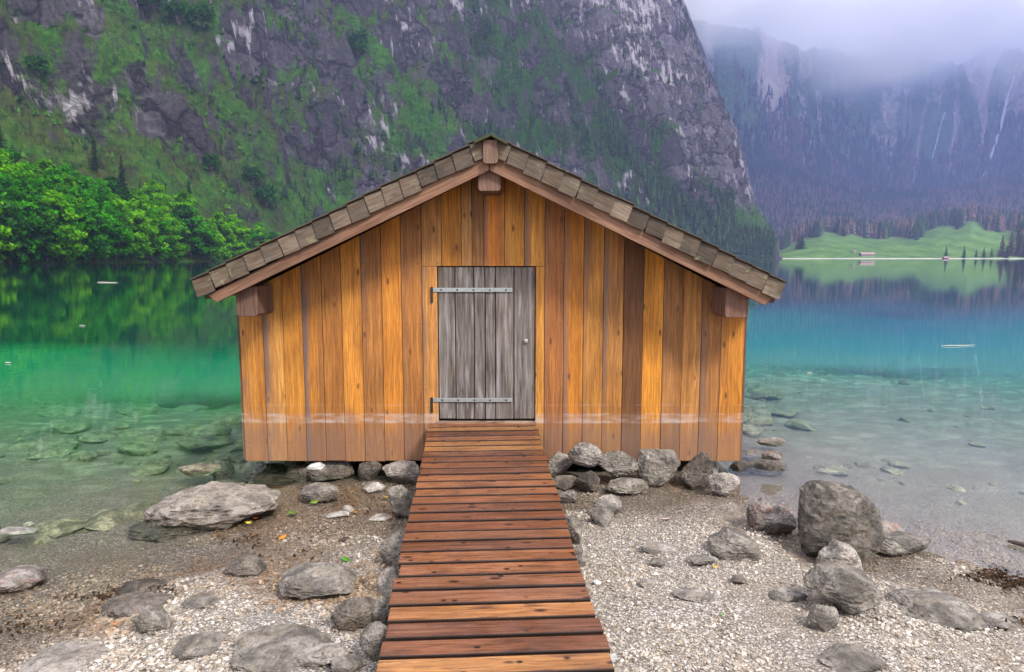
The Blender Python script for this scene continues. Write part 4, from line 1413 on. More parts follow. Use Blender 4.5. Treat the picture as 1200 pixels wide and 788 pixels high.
# ridge block and purlin ends
def chamfer_block(name, u0, u1, v0, v1, Y, depth, ch, tone):
    x0, z1 = wpt(u0, v0, Y)
    x1, z0 = wpt(u1, v1, Y)
    bm = bmesh.new()
    prof = [(x0 + ch, z0), (x1 - ch, z0), (x1, z0 + ch), (x1, z1), (x0, z1), (x0, z0 + ch)]
    f_ = [bm.verts.new((p[0], Y, p[1])) for p in prof]
    b_ = [bm.verts.new((p[0], Y + depth, p[1])) for p in prof]
    bm.faces.new(f_)
    bm.faces.new(b_[::-1])
    for i in range(6):
        j = (i + 1) % 6
        bm.faces.new((f_[j], f_[i], b_[i], b_[j]))
    bmesh.ops.recalc_face_normals(bm, faces=bm.faces)
    me = bpy.data.meshes.new(name)
    bm.to_mesh(me)
    co_ = np.array([v.co[:] for v in me.vertices])
    bm.free()
    _pid[0] += 1
    gc = np.stack([co_[:, 2] - co_[:, 2].mean(), co_[:, 0] - co_[:, 0].mean(), co_[:, 1]], 1)
    at = me.attributes.new('gc', 'FLOAT_VECTOR', 'POINT')
    at.data.foreach_set('vector', gc.astype(np.float32).ravel())
    at = me.attributes.new('tone', 'FLOAT_COLOR', 'POINT')
    at.data.foreach_set('color', np.tile(np.array([*tone, 1], np.float32), len(co_)))
    at = me.attributes.new('pid', 'FLOAT', 'POINT')
    at.data.foreach_set('value', np.full(len(co_), _pid[0], np.float32))
    o = link_mesh(name, me, M_TRIM, hut, origin=HO)
    b = o.modifiers.new('bevel', 'BEVEL')
    b.width = 0.005
    b.segments = 2
    return o


chamfer_block('ridge_block', 566, 583.5, 164, 192, RY - 0.055, 0.05, 0.018, (.22, .15, .125))
chamfer_block('ridge_purlin', 560, 587, 193, 224, RY + 0.05, HD + 0.7, 0.02, (.20, .125, .105))
chamfer_block('eave_purlin', 275.6, 302, 336, 371, RY + 0.10, HD + 0.7, 0.02, (.19, .12, .10))
chamfer_block('eave_purlin', 850.5, 876.5, 338, 372.5, RY + 0.10, HD + 0.7, 0.02, (.21, .125, .105))
v_ = MB()
for side, (eu, ev) in ((-1, (555.5, 165.8)), (1, (594.5, 167))):
    a0 = np.array(wpt(575, 156.5, RY - 0.1))
    e0 = np.array(wpt(eu, ev, RY - 0.1))
    up = np.array([0, 0.022])
    q = [tuple(e0 - up), tuple(a0 - up), tuple(a0), tuple(e0)]
    v_.prism(q, RY - 0.10, DW + HD + 0.45, (0, 1, 0), (.06, .06, .035))
v_.build('ridge_cap', M_MOSS, hut, 0.004, HO)

# ------------------------------------------------------------------ boardwalk
fl, fr_ = at_y(503.5, 495, DW - 0.01), at_y(627, 495, DW - 0.01)
depth_far = fl[1] * CP - (fl[2] - HC) * SP
pw = fr_[0] - fl[0]
depth_near = F * pw / 281.0


def at_depth(u, v, dd):
    r_ = ray(u, v)
    k = dd / (r_[1] * CP - r_[2] * SP)
    return np.array([r_[0] * k, r_[1] * k, HC + r_[2] * k])


nl, nrr = at_depth(440.5, 788, depth_near), at_depth(721.5, 788, depth_near)
far_c, near_c = (fl + fr_) / 2, (nl + nrr) / 2
axis = (near_c - far_c)
LEN = np.linalg.norm(axis)
axis /= LEN
walk = empty('boardwalk', tuple(near_c), 'wet reddish brown plank boardwalk leading up to the boathouse door', 'boardwalk')
WO = tuple(near_c)
side_v = np.array([axis[1], -axis[0], 0.0])
side_v /= np.linalg.norm(side_v)
if side_v[0] < 0:
    side_v = -side_v
up_v = np.cross(side_v, -axis)
if up_v[2] < 0:
    up_v = -up_v
w = MB()
tones_d = [(.37, .165, .085), (.27, .115, .068), (.45, .22, .095), (.32, .14, .078), (.36, .165, .09), (.24, .11, .072), (.48, .245, .10), (.31, .15, .092)]
s = 0.012
i = 0
while s < LEN + 1.3:
    wd = 0.128 + random.uniform(-.008, .008)
    tone = random.choice(tones_d)
    sc_ = 0.68 * random.uniform(0.9, 1.1)
    tone = tuple(x * sc_ for x in tone)
    P0, P1 = far_c + axis * s, far_c + axis * (s + wd)
    l0, l1 = pw / 2 + random.uniform(-.012, .012), pw / 2 + random.uniform(-.012, .012)
    tilt = random.uniform(-.004, .004)
    q = []
    for zz_ in (-0.03, 0.0):
        for (P, sg, ln) in ((P0, -1, l0), (P0, 1, l1), (P1, 1, l1), (P1, -1, l0)):
            q.append(P + side_v * sg * ln + up_v * (zz_ + (tilt if P is P1 else 0)))
    w.hexa(q, side_v, tone, up_v)
    s += wd + random.uniform(0.016, 0.026)
    i += 1
dk = w.build('decking', M_DECK, walk, 0.005, WO)
w = MB()
for k in range(i):
    pass
for off in (-pw * 0.36, pw * 0.36):
    w = MB()
    P0, P1 = far_c + axis * 0.08, far_c + axis * (LEN + 1.25)
    q = []
    for zz_ in (-0.17, -0.034):
        for (P, a) in ((P0, -0.05), (P0, 0.05), (P1, 0.05), (P1, -0.05)):
            q.append(P + side_v * (off + a) + up_v * zz_)
    w.hexa(q, axis, (.08, .045, .03))
    w.build('stringer', M_TRIM, walk, 0.005, WO)
# pale threshold board under the door
w = MB()
w.box(dx0 - 0.02, dx1 + 0.01, DW - 0.05, DW - 0.002, dz0 - 0.022, dz0 + 0.012, (1, 0, 0), (.42, .34, .30))
w.build('threshold', M_DECK, hut, 0.003, HO)

# ------------------------------------------------------------------ rocks
M_ROCK = rock_mat('limestone_grey', (0.135, 0.117, 0.097), (0.265, 0.238, 0.20), (0.19, 0.15, 0.10))
M_ROCKD = rock_mat('limestone_brown', (0.085, 0.07, 0.056), (0.185, 0.155, 0.125), (0.125, 0.09, 0.06))
M_ROCKL = rock_mat('limestone_buff', (0.19, 0.165, 0.135), (0.33, 0.29, 0.245), (0.24, 0.19, 0.14))
M_ROCKB = rock_mat('limestone_dark', (0.085, 0.075, 0.062), (0.21, 0.185, 0.155), (0.11, 0.085, 0.06))
M_ROCKP = rock_mat('limestone_pale', (0.21, 0.185, 0.16), (0.38, 0.34, 0.295), (0.26, 0.21, 0.16))
M_ROCKR = rock_mat('limestone_reddish', (0.15, 0.125, 0.11), (0.28, 0.25, 0.22), (0.27, 0.13, 0.08))
M_WHITE = rock_mat('white_stone', (0.50, 0.49, 0.47), (0.72, 0.70, 0.67), (0.6, 0.57, 0.52))
M_SUB = rock_mat('submerged_stone', (0.12, 0.11, 0.07), (0.30, 0.27, 0.18), (0.19, 0.16, 0.09), wet=False)


def ico(sub):
    bm = bmesh.new()
    bmesh.ops.create_icosphere(bm, subdivisions=sub, radius=1.0)
    Vv = np.array([v.co[:] for v in bm.verts])
    Ff = np.array([[v.index for v in f.verts] for f in bm.faces])
    bm.free()
    return Vv, Ff


ICO = {k: ico(k) for k in (1, 2, 4, 5)}


def chip(dd, r, rg, n=16):
    """knock flat flakes off the surface"""
    for k in range(n):
        nn = rg.normal(0, 1, 3)
        nn /= np.linalg.norm(nn)
        c = dd @ nn
        sup = (r * c).max()
        r = np.minimum(r, sup * rg.uniform(0.80, 0.95) / np.maximum(c, 1e-3))
    return r


def rock_shape(seed, size, ang=0.7, rough=1.0, sub=5):
    """facetted limestone block: a ball cut by random planes, then fractured and pitted"""
    rg = np.random.default_rng(seed)
    Vv, Ff = ICO[sub]
    n = int(rg.integers(8, 13))
    N_ = rg.normal(0, 1, (n, 3))
    N_ /= np.linalg.norm(N_, axis=1)[:, None]
    off = rg.uniform(0.50, 0.90, n)
    P = Vv + 0.10 * np.stack([fbm(Vv[:, 0] * 1.5 + seed, Vv[:, 1] * 1.5, Vv[:, 2] * 1.5 + k * 9, 3, seed + k) for k in range(3)], 1)
    dd = P / np.linalg.norm(P, axis=1)[:, None]
    r = np.ones(len(dd)) * 1.02
    for k in range(n):
        q = np.maximum(dd @ N_[k], 1e-3)
        r = np.minimum(r, off[k] / q)
    aa = 0.55 + 0.45 * ang
    r = aa * r + (1 - aa) * 0.85
    r = chip(dd, r, rg)
    f1 = fbm(dd[:, 0] * 2.2 + seed * 3, dd[:, 1] * 2.2, dd[:, 2] * 2.2, 6, seed, 0.55)
    f2 = fbm(dd[:, 0] * 3 + seed, dd[:, 1] * 3, dd[:, 2] * 6, 4, seed + 9, 0.5, True)
    r = r * (1 + rough * (0.035 * f1 + 0.06 * f2)) + rough * 0.022 * fbm(dd[:, 0] * 13, dd[:, 1] * 13, dd[:, 2] * 13, 3, seed + 3)
    P = dd * r[:, None]
    lo, hi = P.min(0), P.max(0)
    P = (P - (lo + hi) / 2) / (hi - lo)          # unit box centred
    return P * np.array(size), Ff


def outline_shape(seed, size, poly, p=3.2, rough=1.0, sub=5):
    """boulder whose front view follows an outline (x right, z up, unit box) and whose depth is rounded off"""
    rg = np.random.default_rng(seed)
    Vv, Ff = ICO[sub]
    po = np.array(poly, float)
    po = po - (po.min(0) + po.max(0)) / 2
    dense = np.vstack([po[i] + (po[(i + 1) % len(po)] - po[i]) * k for i in range(len(po)) for k in np.linspace(0, 1, 40)[:-1, None]])
    th = np.arctan2(dense[:, 1], dense[:, 0])
    o = np.argsort(th)
    th, rad = th[o], np.hypot(dense[o, 0], dense[o, 1])
    dd = Vv
    tv = np.arctan2(dd[:, 2], dd[:, 0])
    Rp = np.interp(tv, np.concatenate([th - 2 * np.pi, th, th + 2 * np.pi]), np.tile(rad, 3))
    sxz = np.hypot(dd[:, 0], dd[:, 2])
    r = 1.0 / ((sxz / Rp) ** p + (np.abs(dd[:, 1]) / 0.5) ** p) ** (1 / p)
    for k in range(5):
        nn = rg.normal(0, 1, 3)
        nn[1] = -abs(nn[1])
        nn /= np.linalg.norm(nn)
        r = np.minimum(r, rg.uniform(0.43, 0.52) / np.maximum(dd @ nn, 1e-3))
    r = chip(dd, r, rg)
    f1 = fbm(dd[:, 0] * 2.2 + seed * 3, dd[:, 1] * 2.2, dd[:, 2] * 2.2, 6, seed, 0.55)
    f2 = fbm(dd[:, 0] * 3 + seed, dd[:, 1] * 3, dd[:, 2] * 5, 5, seed + 9, 0.55, True)
    r = r * (1 + rough * (0.035 * f1 + 0.05 * f2)) + rough * 0.008 * fbm(dd[:, 0] * 13, dd[:, 1] * 13, dd[:, 2] * 13, 3, seed + 3)
    P = dd * r[:, None]
    lo, hi = P.min(0), P.max(0)
    return (P - (lo + hi) / 2) / (hi - lo) * np.array(size), Ff


OUTLINES = {
    'big': [(0.02, 0.1), (0.0, 0.45), (0.06, 0.98), (0.30, 1.0), (0.66, 0.93), (0.93, 0.66), (1.0, 0.36), (0.93, 0.08), (0.65, 0.0), (0.3, 0.02)],
    'flat': [(0.0, 0.42), (0.22, 0.86), (0.45, 1.0), (0.70, 0.86), (1.0, 0.08), (0.8, 0.0), (0.38, 0.06), (0.30, 0.30)],
    'pale': [(0.0, 0.42), (0.10, 0.62), (0.28, 0.80), (0.42, 1.0), (0.62, 0.86), (0.95, 0.70), (1.0, 0.45), (0.86, 0.18), (0.62, 0.0), (0.2, 0.08)],
    'upright': [(0.02, 0.45), (0.06, 0.95), (0.35, 1.0), (0.80, 0.97), (1.0, 0.62), (0.72, 0.28), (0.45, 0.0), (0.12, 0.12)],
    'wedge': [(0.0, 0.42), (0.62, 0.95), (0.78, 1.0), (1.0, 0.1), (0.85, 0.0), (0.3, 0.1)],
    'crack': [(0.0, 0.2), (0.04, 0.7), (0.2, 0.98), (0.6, 1.0), (0.85, 0.7), (1.0, 0.3), (0.9, 0.0), (0.2, 0.0)],
    'tip': [(0.0, 0.0), (0.08, 0.55), (0.25, 0.7), (0.4, 1.0), (0.75, 0.8), (1.0, 0.2), (0.9, 0.0)],
}


def rock(u, vb, wpx, hpx, label, mat=None, shape=None, seed=None, dr=0.8, sink=0.16, ang=0.85, rough=1.35, tilt=(0, 0, 0), sub=5, z=None, name='rock', group=None, cat='rock'):
    """u, vb: column and foot row in the photo; wpx, hpx: visible size there"""
    p = on_ground(u, vb) if z is None else at_z(u, vb, z)
    depth = p[1] * CP - (p[2] - HC) * SP
    k = depth / F
    W_ = wpx * k
    D_ = W_ * dr
    el = math.atan2(HC - p[2], p[1])
    # the visible height mixes the rock's height with the depth of its top
    Hh = max((hpx * k - 0.45 * D_ * math.sin(el)) / math.cos(el), 0.25 * hpx * k)
    Ht = Hh / (1 - sink)
    seed = seed if seed is not None else int(u * 7 + vb * 3)
    P, Ff = rock_shape(seed, (W_, D_, Ht), ang, rough, sub) if shape is None else outline_shape(seed, (W_, D_, Ht), OUTLINES[shape], rough=rough)
    P[:, 2] += Ht * (0.5 - sink)
    me = np_mesh(name, P, Ff, None, False)
    o = link_mesh(name, me, mat or M_ROCK)
    o.location = (p[0], p[1] + D_ * 0.40, p[2])
    o.rotation_euler = tuple(R(a) for a in tilt)
    return props(o, label, cat, group or 'rocks on the shore')


S_ = M_ROCK
rocks = [
    # right of the boardwalk, under the hut
    (655, 560, 34, 30, 'pale rough rock wedged between boardwalk edge and boathouse wall', M_ROCKP, {}),
    (687, 551, 43, 34, 'rounded tan rock propped highest against the wall right of the boardwalk', M_ROCKP, dict(z=0.16, sink=.02, ang=.5)),
    (727, 561, 50, 34, 'smooth rounded grey rock second along the wall right of the boardwalk', S_, dict(ang=.45, z=0.1, sink=.02)),
    (774, 572, 52, 47, 'blocky upright grey rock leaning on the boathouse wall mid right', S_, dict(dr=.6, shape='upright')),
    (819, 574, 42, 45, 'dark wedge shaped rock leaning on the wall near the right corner', M_ROCKD, dict(dr=.6, shape='wedge')),
    (835, 558, 16, 20, 'small white stone behind the dark wedge shaped rock', M_WHITE, dict(ang=.5, sub=4)),
    (690, 578, 30, 28, 'mottled dark rock beneath the tan rounded rock', M_ROCKD, dict(ang=.7)),
    (664, 576, 34, 18, 'dark flat rock in the shade beside the boardwalk right edge', M_ROCKD, {}),
    (736, 583, 54, 24, 'flat topped grey rock lying in front of the rock row', S_, dict(dr=.7)),
    (852, 582, 38, 28, 'smooth pale rock half in the water at the hut right corner', M_ROCKP, dict(ang=.4)),
    (713, 604, 36, 24, 'pale angular rock in the gravel just below the rock row', M_ROCKP, {}),
    (705, 618, 34, 25, 'dark facetted rock beside the boardwalk below the pale angular one', S_, dict(ang=.9)),
    (665, 590, 24, 16, 'small grey rock touching the boardwalk right edge', S_, dict(sub=4)),
    (673, 640, 22, 34, 'narrow grey rock pressed under the right boardwalk edge, halfway down', S_, {}),
    (681, 665, 18, 26, 'thin pale rock under the right boardwalk edge below the narrow grey one', M_ROCKP, dict(sub=4)),
    (903, 559, 54, 20, 'flat grey rock in the water right of the hut corner', S_, dict(dr=.7)),
    (908, 541, 26, 14, 'small reddish tan stone resting on the flat grey rock', M_ROCKR, dict(z=0.14, sink=.05, sub=4)),
    (872, 558, 32, 19, 'dark wet rock under the right corner of the hut', M_ROCKD, {}),
    (886, 543, 40, 14, 'low pale wet rock behind the flat one at the hut corner', M_ROCKP, {}),
    (907, 522, 36, 9, 'pale slab breaking the water surface right of the hut', M_ROCKP, dict(z=-0.02, sink=.3, dr=.5)),
    # boulders on the right beach
    (911, 631, 58, 47, 'rounded reddish grey boulder left of the largest boulder', M_ROCKR, dict(ang=.6, seed=21, dr=.85)),
    (993, 660, 100, 92, 'largest dark boulder standing upright on the right beach', M_ROCKB, dict(shape='big', seed=34, dr=.6, sink=.06)),
    (992, 671, 52, 36, 'light topped rock leaning at the foot of the largest boulder', M_ROCKP, dict(shape='tip', seed=51)),
    (1003, 724, 96, 60, 'broad flat faced grey rock in front of the largest boulder', S_, dict(shape='flat', seed=12, dr=.8, sink=.1)),
    (1068, 652, 74, 26, 'long low rock at the water edge right of the largest boulder', S_, dict(seed=5)),
    (1042, 640, 46, 30, 'reddish pale rock partly hidden behind the largest boulder right side', M_ROCKR, dict(seed=15)),
    (868, 657, 66, 36, 'half buried grey rock with notched top near the middle right beach', S_, dict(shape='tip', seed=71, sink=.2)),
    (1128, 738, 112, 36, 'wide pale rock half sunk in gravel at the lower right', S_, dict(shape='flat', sink=.4, seed=14, dr=.9, rough=1.6)),
    (827, 664, 34, 13, 'small low rock left of the notched half buried rock', M_ROCKP, dict(sub=4)),
    (868, 686, 20, 11, 'tiny dark rock alone on the gravel below the notched rock', M_ROCKD, dict(sub=4)),
    (968, 740, 40, 30, 'grey rock at the left foot of the broad flat faced rock', S_, dict(sink=.3, seed=44)),
    (928, 706, 44, 13, 'thin flat stone left of the broad flat faced rock', S_, dict(sink=.4, sub=4)),
    (816, 705, 48, 13, 'long low stone in the middle of the right gravel', M_ROCKP, dict(sink=.4, seed=49)),
    (772, 666, 20, 11, 'small pointed stone on the gravel right of the boardwalk', S_, dict(sub=4, ang=.9)),
    (760, 689, 26, 9, 'sliver of stone on the gravel below the small pointed one', M_ROCKP, dict(sub=4, sink=.35)),
    (778, 650, 46, 12, 'buried pale stone between the pointed stone and the rock row', M_ROCKP, dict(sink=.5, sub=4)),
    (1010, 792, 80, 24, 'rock cut by the bottom edge of the photo at lower right', S_, dict(sink=.3)),
    (1182, 738, 44, 14, 'flat rock by the right edge below the dark debris', S_, dict(sink=.35, sub=4)),
    # left of the boardwalk
    (233, 624, 158, 54, 'largest pale boulder on the left shore beside the hut corner', M_ROCKL, dict(shape='pale', seed=28, dr=.75, sink=.22, rough=1.9)),
    (190, 630, 110, 24, 'brown slab under shallow water left of the large pale boulder', M_ROCKD, dict(sink=.5, seed=18, z=-0.07, dr=.75)),
    (259, 563, 24, 24, 'small knobbly rock behind the large pale boulder', M_ROCKP, dict(sub=4)),
    (228, 558, 48, 14, 'olive flat rock awash behind the large pale boulder', M_SUB, dict(z=-0.04)),
    (304, 565, 56, 25, 'white crusted dark rock under the left corner of the hut', S_, dict(seed=33)),
    (316, 574, 60, 16, 'low dark rock between the large pale boulder and the puddle', M_ROCKD, {}),
    (370, 590, 50, 23, 'rounded grey rock standing in the brown puddle', S_, dict(ang=.45, seed=38)),
    (385, 566, 56, 26, 'long smooth rock in the shadow under the hut floor', S_, dict(ang=.45, seed=61)),
    (352, 566, 44, 20, 'brown low rock under the hut left of the long smooth one', M_ROCKD, dict(ang=.5)),
    (343, 551, 24, 14, 'rounded dark stone deep under the hut', M_ROCKD, dict(ang=.4, sub=4)),
    (368, 553, 22, 10, 'small bright white stone lying on the rocks under the hut', M_WHITE, dict(z=0.16, sink=.05, sub=4)),
    (432, 564, 28, 24, 'dark upright rock in the shadow under the hut near the boardwalk', M_ROCKD, {}),
    (437, 579, 27, 13, 'squared pale block at the back of the puddle', M_WHITE, dict(ang=.95, sub=4)),
    (469, 569, 48, 29, 'white topped rock under the hut beside the boardwalk', M_ROCKP, dict(seed=66)),
    (480, 608, 36, 42, 'grey slab tilted against the left boardwalk edge by the puddle', S_, dict(ang=.8, dr=.6, tilt=(0, -22, 0))),
    (394, 608, 28, 8, 'long white flat stone at the puddle edge', M_WHITE, dict(sub=4, sink=.25)),
    (407, 601, 16, 8, 'smaller pale stone behind the long white flat one', M_WHITE, dict(sub=4, sink=.25)),
    (445, 611, 28, 7, 'flat grey white stone between puddle and boardwalk', M_WHITE, dict(sub=4, ang=.9, sink=.25)),
    (464, 668, 40, 42, 'large pale green rock beneath the left boardwalk edge', M_ROCKP, dict(seed=83)),
    (456, 702, 36, 34, 'whitish jagged rock beside the boardwalk below the pale green one', M_ROCKP, dict(ang=.95)),
    (446, 735, 34, 34, 'greenish grey rock pressed to the boardwalk edge lower left', S_, {}),
    (440, 778, 44, 44, 'greenish rock by the boardwalk at the bottom of the photo', S_, dict(seed=91)),
    (415, 741, 58, 42, 'rounded brown rock alone left of the boardwalk', M_ROCKD, dict(ang=.5, seed=24)),
    (364, 703, 94, 36, 'cracked wide grey rock in the middle of the left gravel', S_, dict(shape='crack', seed=57, dr=.8, sink=.15)),
    (281, 677, 48, 27, 'dark veined rock left of the cracked wide grey rock', M_ROCKD, dict(shape='tip', seed=13)),
    (312, 788, 122, 36, 'big slanted bedrock slab at the bottom left of the boardwalk', S_, dict(shape='flat', seed=36, sink=.35, dr=.9, rough=1.7)),
    (228, 772, 72, 22, 'brownish grey flat rock left of the slanted slab', S_, dict(shape='tip', sink=.35, seed=17, rough=1.6)),
    (172, 742, 44, 30, 'grey pointed rock in pale gravel at lower left', S_, dict(shape='tip', sink=.2, seed=29)),
    (144, 725, 88, 26, 'flat sloping slab at the wet edge of the left gravel', M_ROCKD, dict(ang=.9, sink=.4, seed=46)),
    (228, 714, 46, 15, 'thin grey stone beside the flat sloping slab', S_, dict(ang=.9, sink=.4, sub=4)),
    (160, 700, 70, 14, 'wet brown stone flush with the shallow water at left', M_ROCKD, dict(sink=.5, sub=4)),
    (58, 796, 96, 28, 'pale grey rock at the bottom left corner of the photo', M_ROCKP, dict(shape='flat', sink=.35, seed=41, rough=1.6)),
    (376, 784, 58, 28, 'yellowish grey rock right of the slanted slab', M_ROCKP, dict(ang=.85, sink=.3, seed=53)),
    (404, 790, 40, 18, 'small grey rock at the bottom between slab and boardwalk', S_, dict(sink=.3)),
    (6, 697, 62, 28, 'reddish broken rock in shallow water at the left edge', M_ROCKR, dict(ang=.95, seed=62, z=-0.02)),
    (14, 629, 46, 10, 'thin white slab in the shallow water at the left edge', M_WHITE, dict(sub=4, z=-0.03, sink=.1, dr=.5)),
    (30, 618, 12, 6, 'tiny white stone behind the thin white slab', M_WHITE, dict(sub=4, z=-0.05, sink=.1)),
    (716, 778, 18, 9, 'white pebble by the right boardwalk edge near the bottom', M_WHITE, dict(sub=4)),
    (700, 686, 10, 6, 'small white pebble at the right boardwalk edge, middle', M_WHITE, dict(sub=4)),
]
for (u, vb, wp, hp, lab, mt_, kw) in rocks:
    rock(u, vb, wp, hp, lab, mt_, **kw)
# stones under water
subm = [(48, 537, 50, 9, 'light flat stone under green water at the left, lowest of the row'), (152, 535, 52, 10, 'broad flat stone under green water in the middle of the left row'),
        (228, 531, 64, 11, 'long pale stone under the water left of the hut, lower of two'), (232, 516, 56, 11, 'pale stone under the water left of the hut, upper of two'),
        (128, 505, 30, 12, 'upright pale stone under the green water, middle left'), (66, 509, 52, 7, 'flat stone under water near the left edge, above the light one'),
        (205, 510, 40, 9, 'dark stone under water between upright stone and hut'), (100, 520, 40, 7, 'thin stone under water left of the upright one'),
        (18, 527, 36, 9, 'olive stone under water at the left edge'), (170, 521, 34, 7, 'small stone under water below the upright one'),
        (262, 498, 46, 9, 'flat stone under water closest to the left wall of the hut'), (90, 540, 26, 6, 'tiny stone under water right of the light flat one'),
        (150, 487, 46, 6, 'faint stone in deeper green water at left'), (212, 482, 40, 6, 'faint stone in deeper green water left of the hut'), (60, 489, 44, 6, 'faint stone in deeper green water near the left edge')]
def sunken(u, v, wpx, label, group, mat):
    """flat block lying on the lake bed"""
    p = on_ground(u, v)
    W_ = wpx * p[1] / F
    D_ = W_ * random.uniform(0.9, 1.5)
    Ht = W_ * random.uniform(0.20, 0.32)
    P, Ff = rock_shape(int(u * 3 + v), (W_, D_, Ht * 1.3), 1.0, 1.6, 4)
    P[:, 2] = np.minimum(P[:, 2], 0.3 * Ht + 0.15 * P[:, 2])
    o = link_mesh('submerged_stone', np_mesh('submerged_stone', P, Ff), mat)
    o.location = (p[0], p[1] + D_ * 0.4, gz(p[0], p[1] + D_ * 0.4) + Ht * 0.25)
    o.rotation_euler = (random.uniform(-.05, .08), random.uniform(-.08, .08), 0)
    return props(o, label, 'stone', group)


for (u, vb, wp, hp, lab) in subm:
    sunken(u, vb, wp * 1.05, lab, 'stones under the water left of the hut', M_SUB)
subr = [(893, 498, 40, 7, 'pale slab under water beside the hut right wall'), (882, 484, 30, 6, 'small slab under water behind the pale one at the right wall'), (903, 470, 44, 6, 'flat slab under water, farther out right of the hut'),
        (925, 491, 36, 6, 'dark edged slab under water right of the pale one'), (884, 512, 34, 8, 'broad slab under water closest to the hut right corner'), (944, 505, 30, 5, 'outermost slab under water right of the hut')]
for (u, vb, wp, hp, lab) in subr:
    sunken(u, vb, wp * 1.1, lab, 'slabs under the water right of the hut', M_SUB)

# rubble on the lake bed: one mass of stones
def rubble(n, seed):
    rg = np.random.default_rng(seed)
    u = rg.uniform(-80, 1280, n)
    Y = rg.uniform(5.5, 24, n)
    x = (u - CX) / F * Y
    z = ground(x, Y)
    keep = (z < -0.10) & (z > -1.1) & (rg.uniform(0, 1, n) < np.where(x < 0, 0.9, 0.10 + 0.6 * smooth(5.5, 4, x)) * smooth(-0.25, 0.2, fbm(x * 0.5, Y * 0.5, 0, 3, 71)))
    x, Y, z = x[keep], Y[keep], z[keep]
    n = len(x)
    Vv, Ff = ICO[2]
    sz_ = 0.05 * 5.0 ** (rg.uniform(0, 1, n) ** 2.5)
    d = Vv / np.linalg.norm(Vv, axis=1)[:, None]
    N_ = rg.normal(0, 1, (n, 7, 3))
    N_ /= np.linalg.norm(N_, axis=2)[:, :, None]
    off = rg.uniform(0.45, 0.85, (n, 7))
    q = np.maximum(np.einsum('vk,njk->nvj', d, N_), 1e-2)
    r = np.minimum((off[:, None, :] / q).min(2), 1.0)
    P = d[None] * r[:, :, None] * sz_[:, None, None] * (np.array([1, 1, 0.45]) * rg.uniform(0.7, 1.3, (n, 3)))[:, None, :]
    P += np.stack([x, Y, z + 0.05 * sz_], 1)[:, None, :]
    Fc = (Ff[None] + (np.arange(n) * len(Vv))[:, None, None]).reshape(-1, 3)
    me = np_mesh('lakebed_rubble', P.reshape(-1, 3), Fc, None, False)
    props(link_mesh('lakebed_rubble', me, M_SUB), kind='stuff')


rubble(4200, 17)

# ------------------------------------------------------------------ gravel: loose pebbles, one mass
def pebbles(name, n, rng_seed, region, smin, smax, mat, bury=0.35, thin=None):
    rg = np.random.default_rng(rng_seed)
    x = rg.uniform(region[0], region[1], n)
    y = region[2] + (region[3] - region[2]) * rg.uniform(0, 1, n) ** 1.25
    z = ground(x, y)
    keep = z > -0.06
    d = fbm(x * 1.1, y * 1.1, 0, 4, 44)
    keep &= rg.uniform(0, 1, n) < np.clip(0.72 + 1.1 * d + 1.2 * np.clip(z - 0.03, -0.1, 0.2), 0.12, 1)
    keep &= np.abs(x) < 0.86 * y + 0.4
    x, y, z, d = x[keep], y[keep], z[keep], d[keep]
    n = len(x)
    Vv, Ff = ICO[1]
    s = smin * (smax / smin) ** (rg.uniform(0, 1, n) ** 2.2) * np.where(x > 0, 0.78, 1.0) * np.clip(0.95 + 0.5 * d, 0.7, 1.3)
    P = np.repeat(Vv[None], n, 0) * (1 + rg.normal(0, 0.16, (n, len(Vv), 1)))
    P = P * (s[:, None] * rg.uniform(0.65, 1.35, (n, 3)) * np.array([1, 1, 0.6]))[:, None, :]
    a = rg.uniform(0, 6.28, n)
    ca, sa = np.cos(a)[:, None], np.sin(a)[:, None]
    til = rg.normal(0, 0.3, (n, 1))
    Z = P[:, :, 2] + til * P[:, :, 0]
    X = ca * P[:, :, 0] - sa * P[:, :, 1]
    Y = sa * P[:, :, 0] + ca * P[:, :, 1]
    Q = np.stack([X + x[:, None], Y + y[:, None], Z + (z + s * bury * 0.5)[:, None]], 2)
    Fc = (Ff[None] + (np.arange(n) * len(Vv))[:, None, None]).reshape(-1, 3)
    pal = np.array([(.36, .315, .255), (.44, .395, .335), (.25, .21, .17), (.56, .52, .46), (.32, .25, .18), (.17, .14, .11), (.42, .36, .28), (.66, .63, .58)])
    c = pal[rg.choice(len(pal), n, p=(.22, .2, .15, .1, .12, .08, .1, .03))] * rg.uniform(0.8, 1.15, (n, 1))
    br = (smooth(0.0, 0.35, fbm(x * 0.8 + 4, y * 0.8, 0, 4, 45)) * smooth(0.3, -0.8, x))[:, None]
    c = c * (1 - br * np.array([0.35, 0.48, 0.60]))
    wet = np.clip(1 - (z + 0.05 * d - 0.02) / 0.06, 0, 1)[:, None]
    c = c * (1 - wet * np.array([0.45, 0.52, 0.60]))
    T = np.repeat(np.concatenate([c, np.ones((n, 1))], 1), len(Vv), 0)
    me = np_mesh(name, Q.reshape(-1, 3), Fc, {'tone': T}, False)
    return props(link_mesh(name, me, mat), kind='stuff')


m, t = new_mat('pebble')
tone = attr(t, 'tone', 'Color')
n = noise(t, nd(t, 'ShaderNodeNewGeometry').outputs['Position'], 120.0, 4, 0.7)
finish(t, principled(t, mixc(t, ramp(t, n, [(0.35, 0.5), (0.6, 0.0)]), tone, mixc(t, 1.0, tone, (0.55, 0.5, 0.45), 'MULTIPLY')), 0.8))
pebbles('gravel', 230000, 5, (-4.6, 4.8, 2.7, 6.8), 0.0032, 0.0165, m)

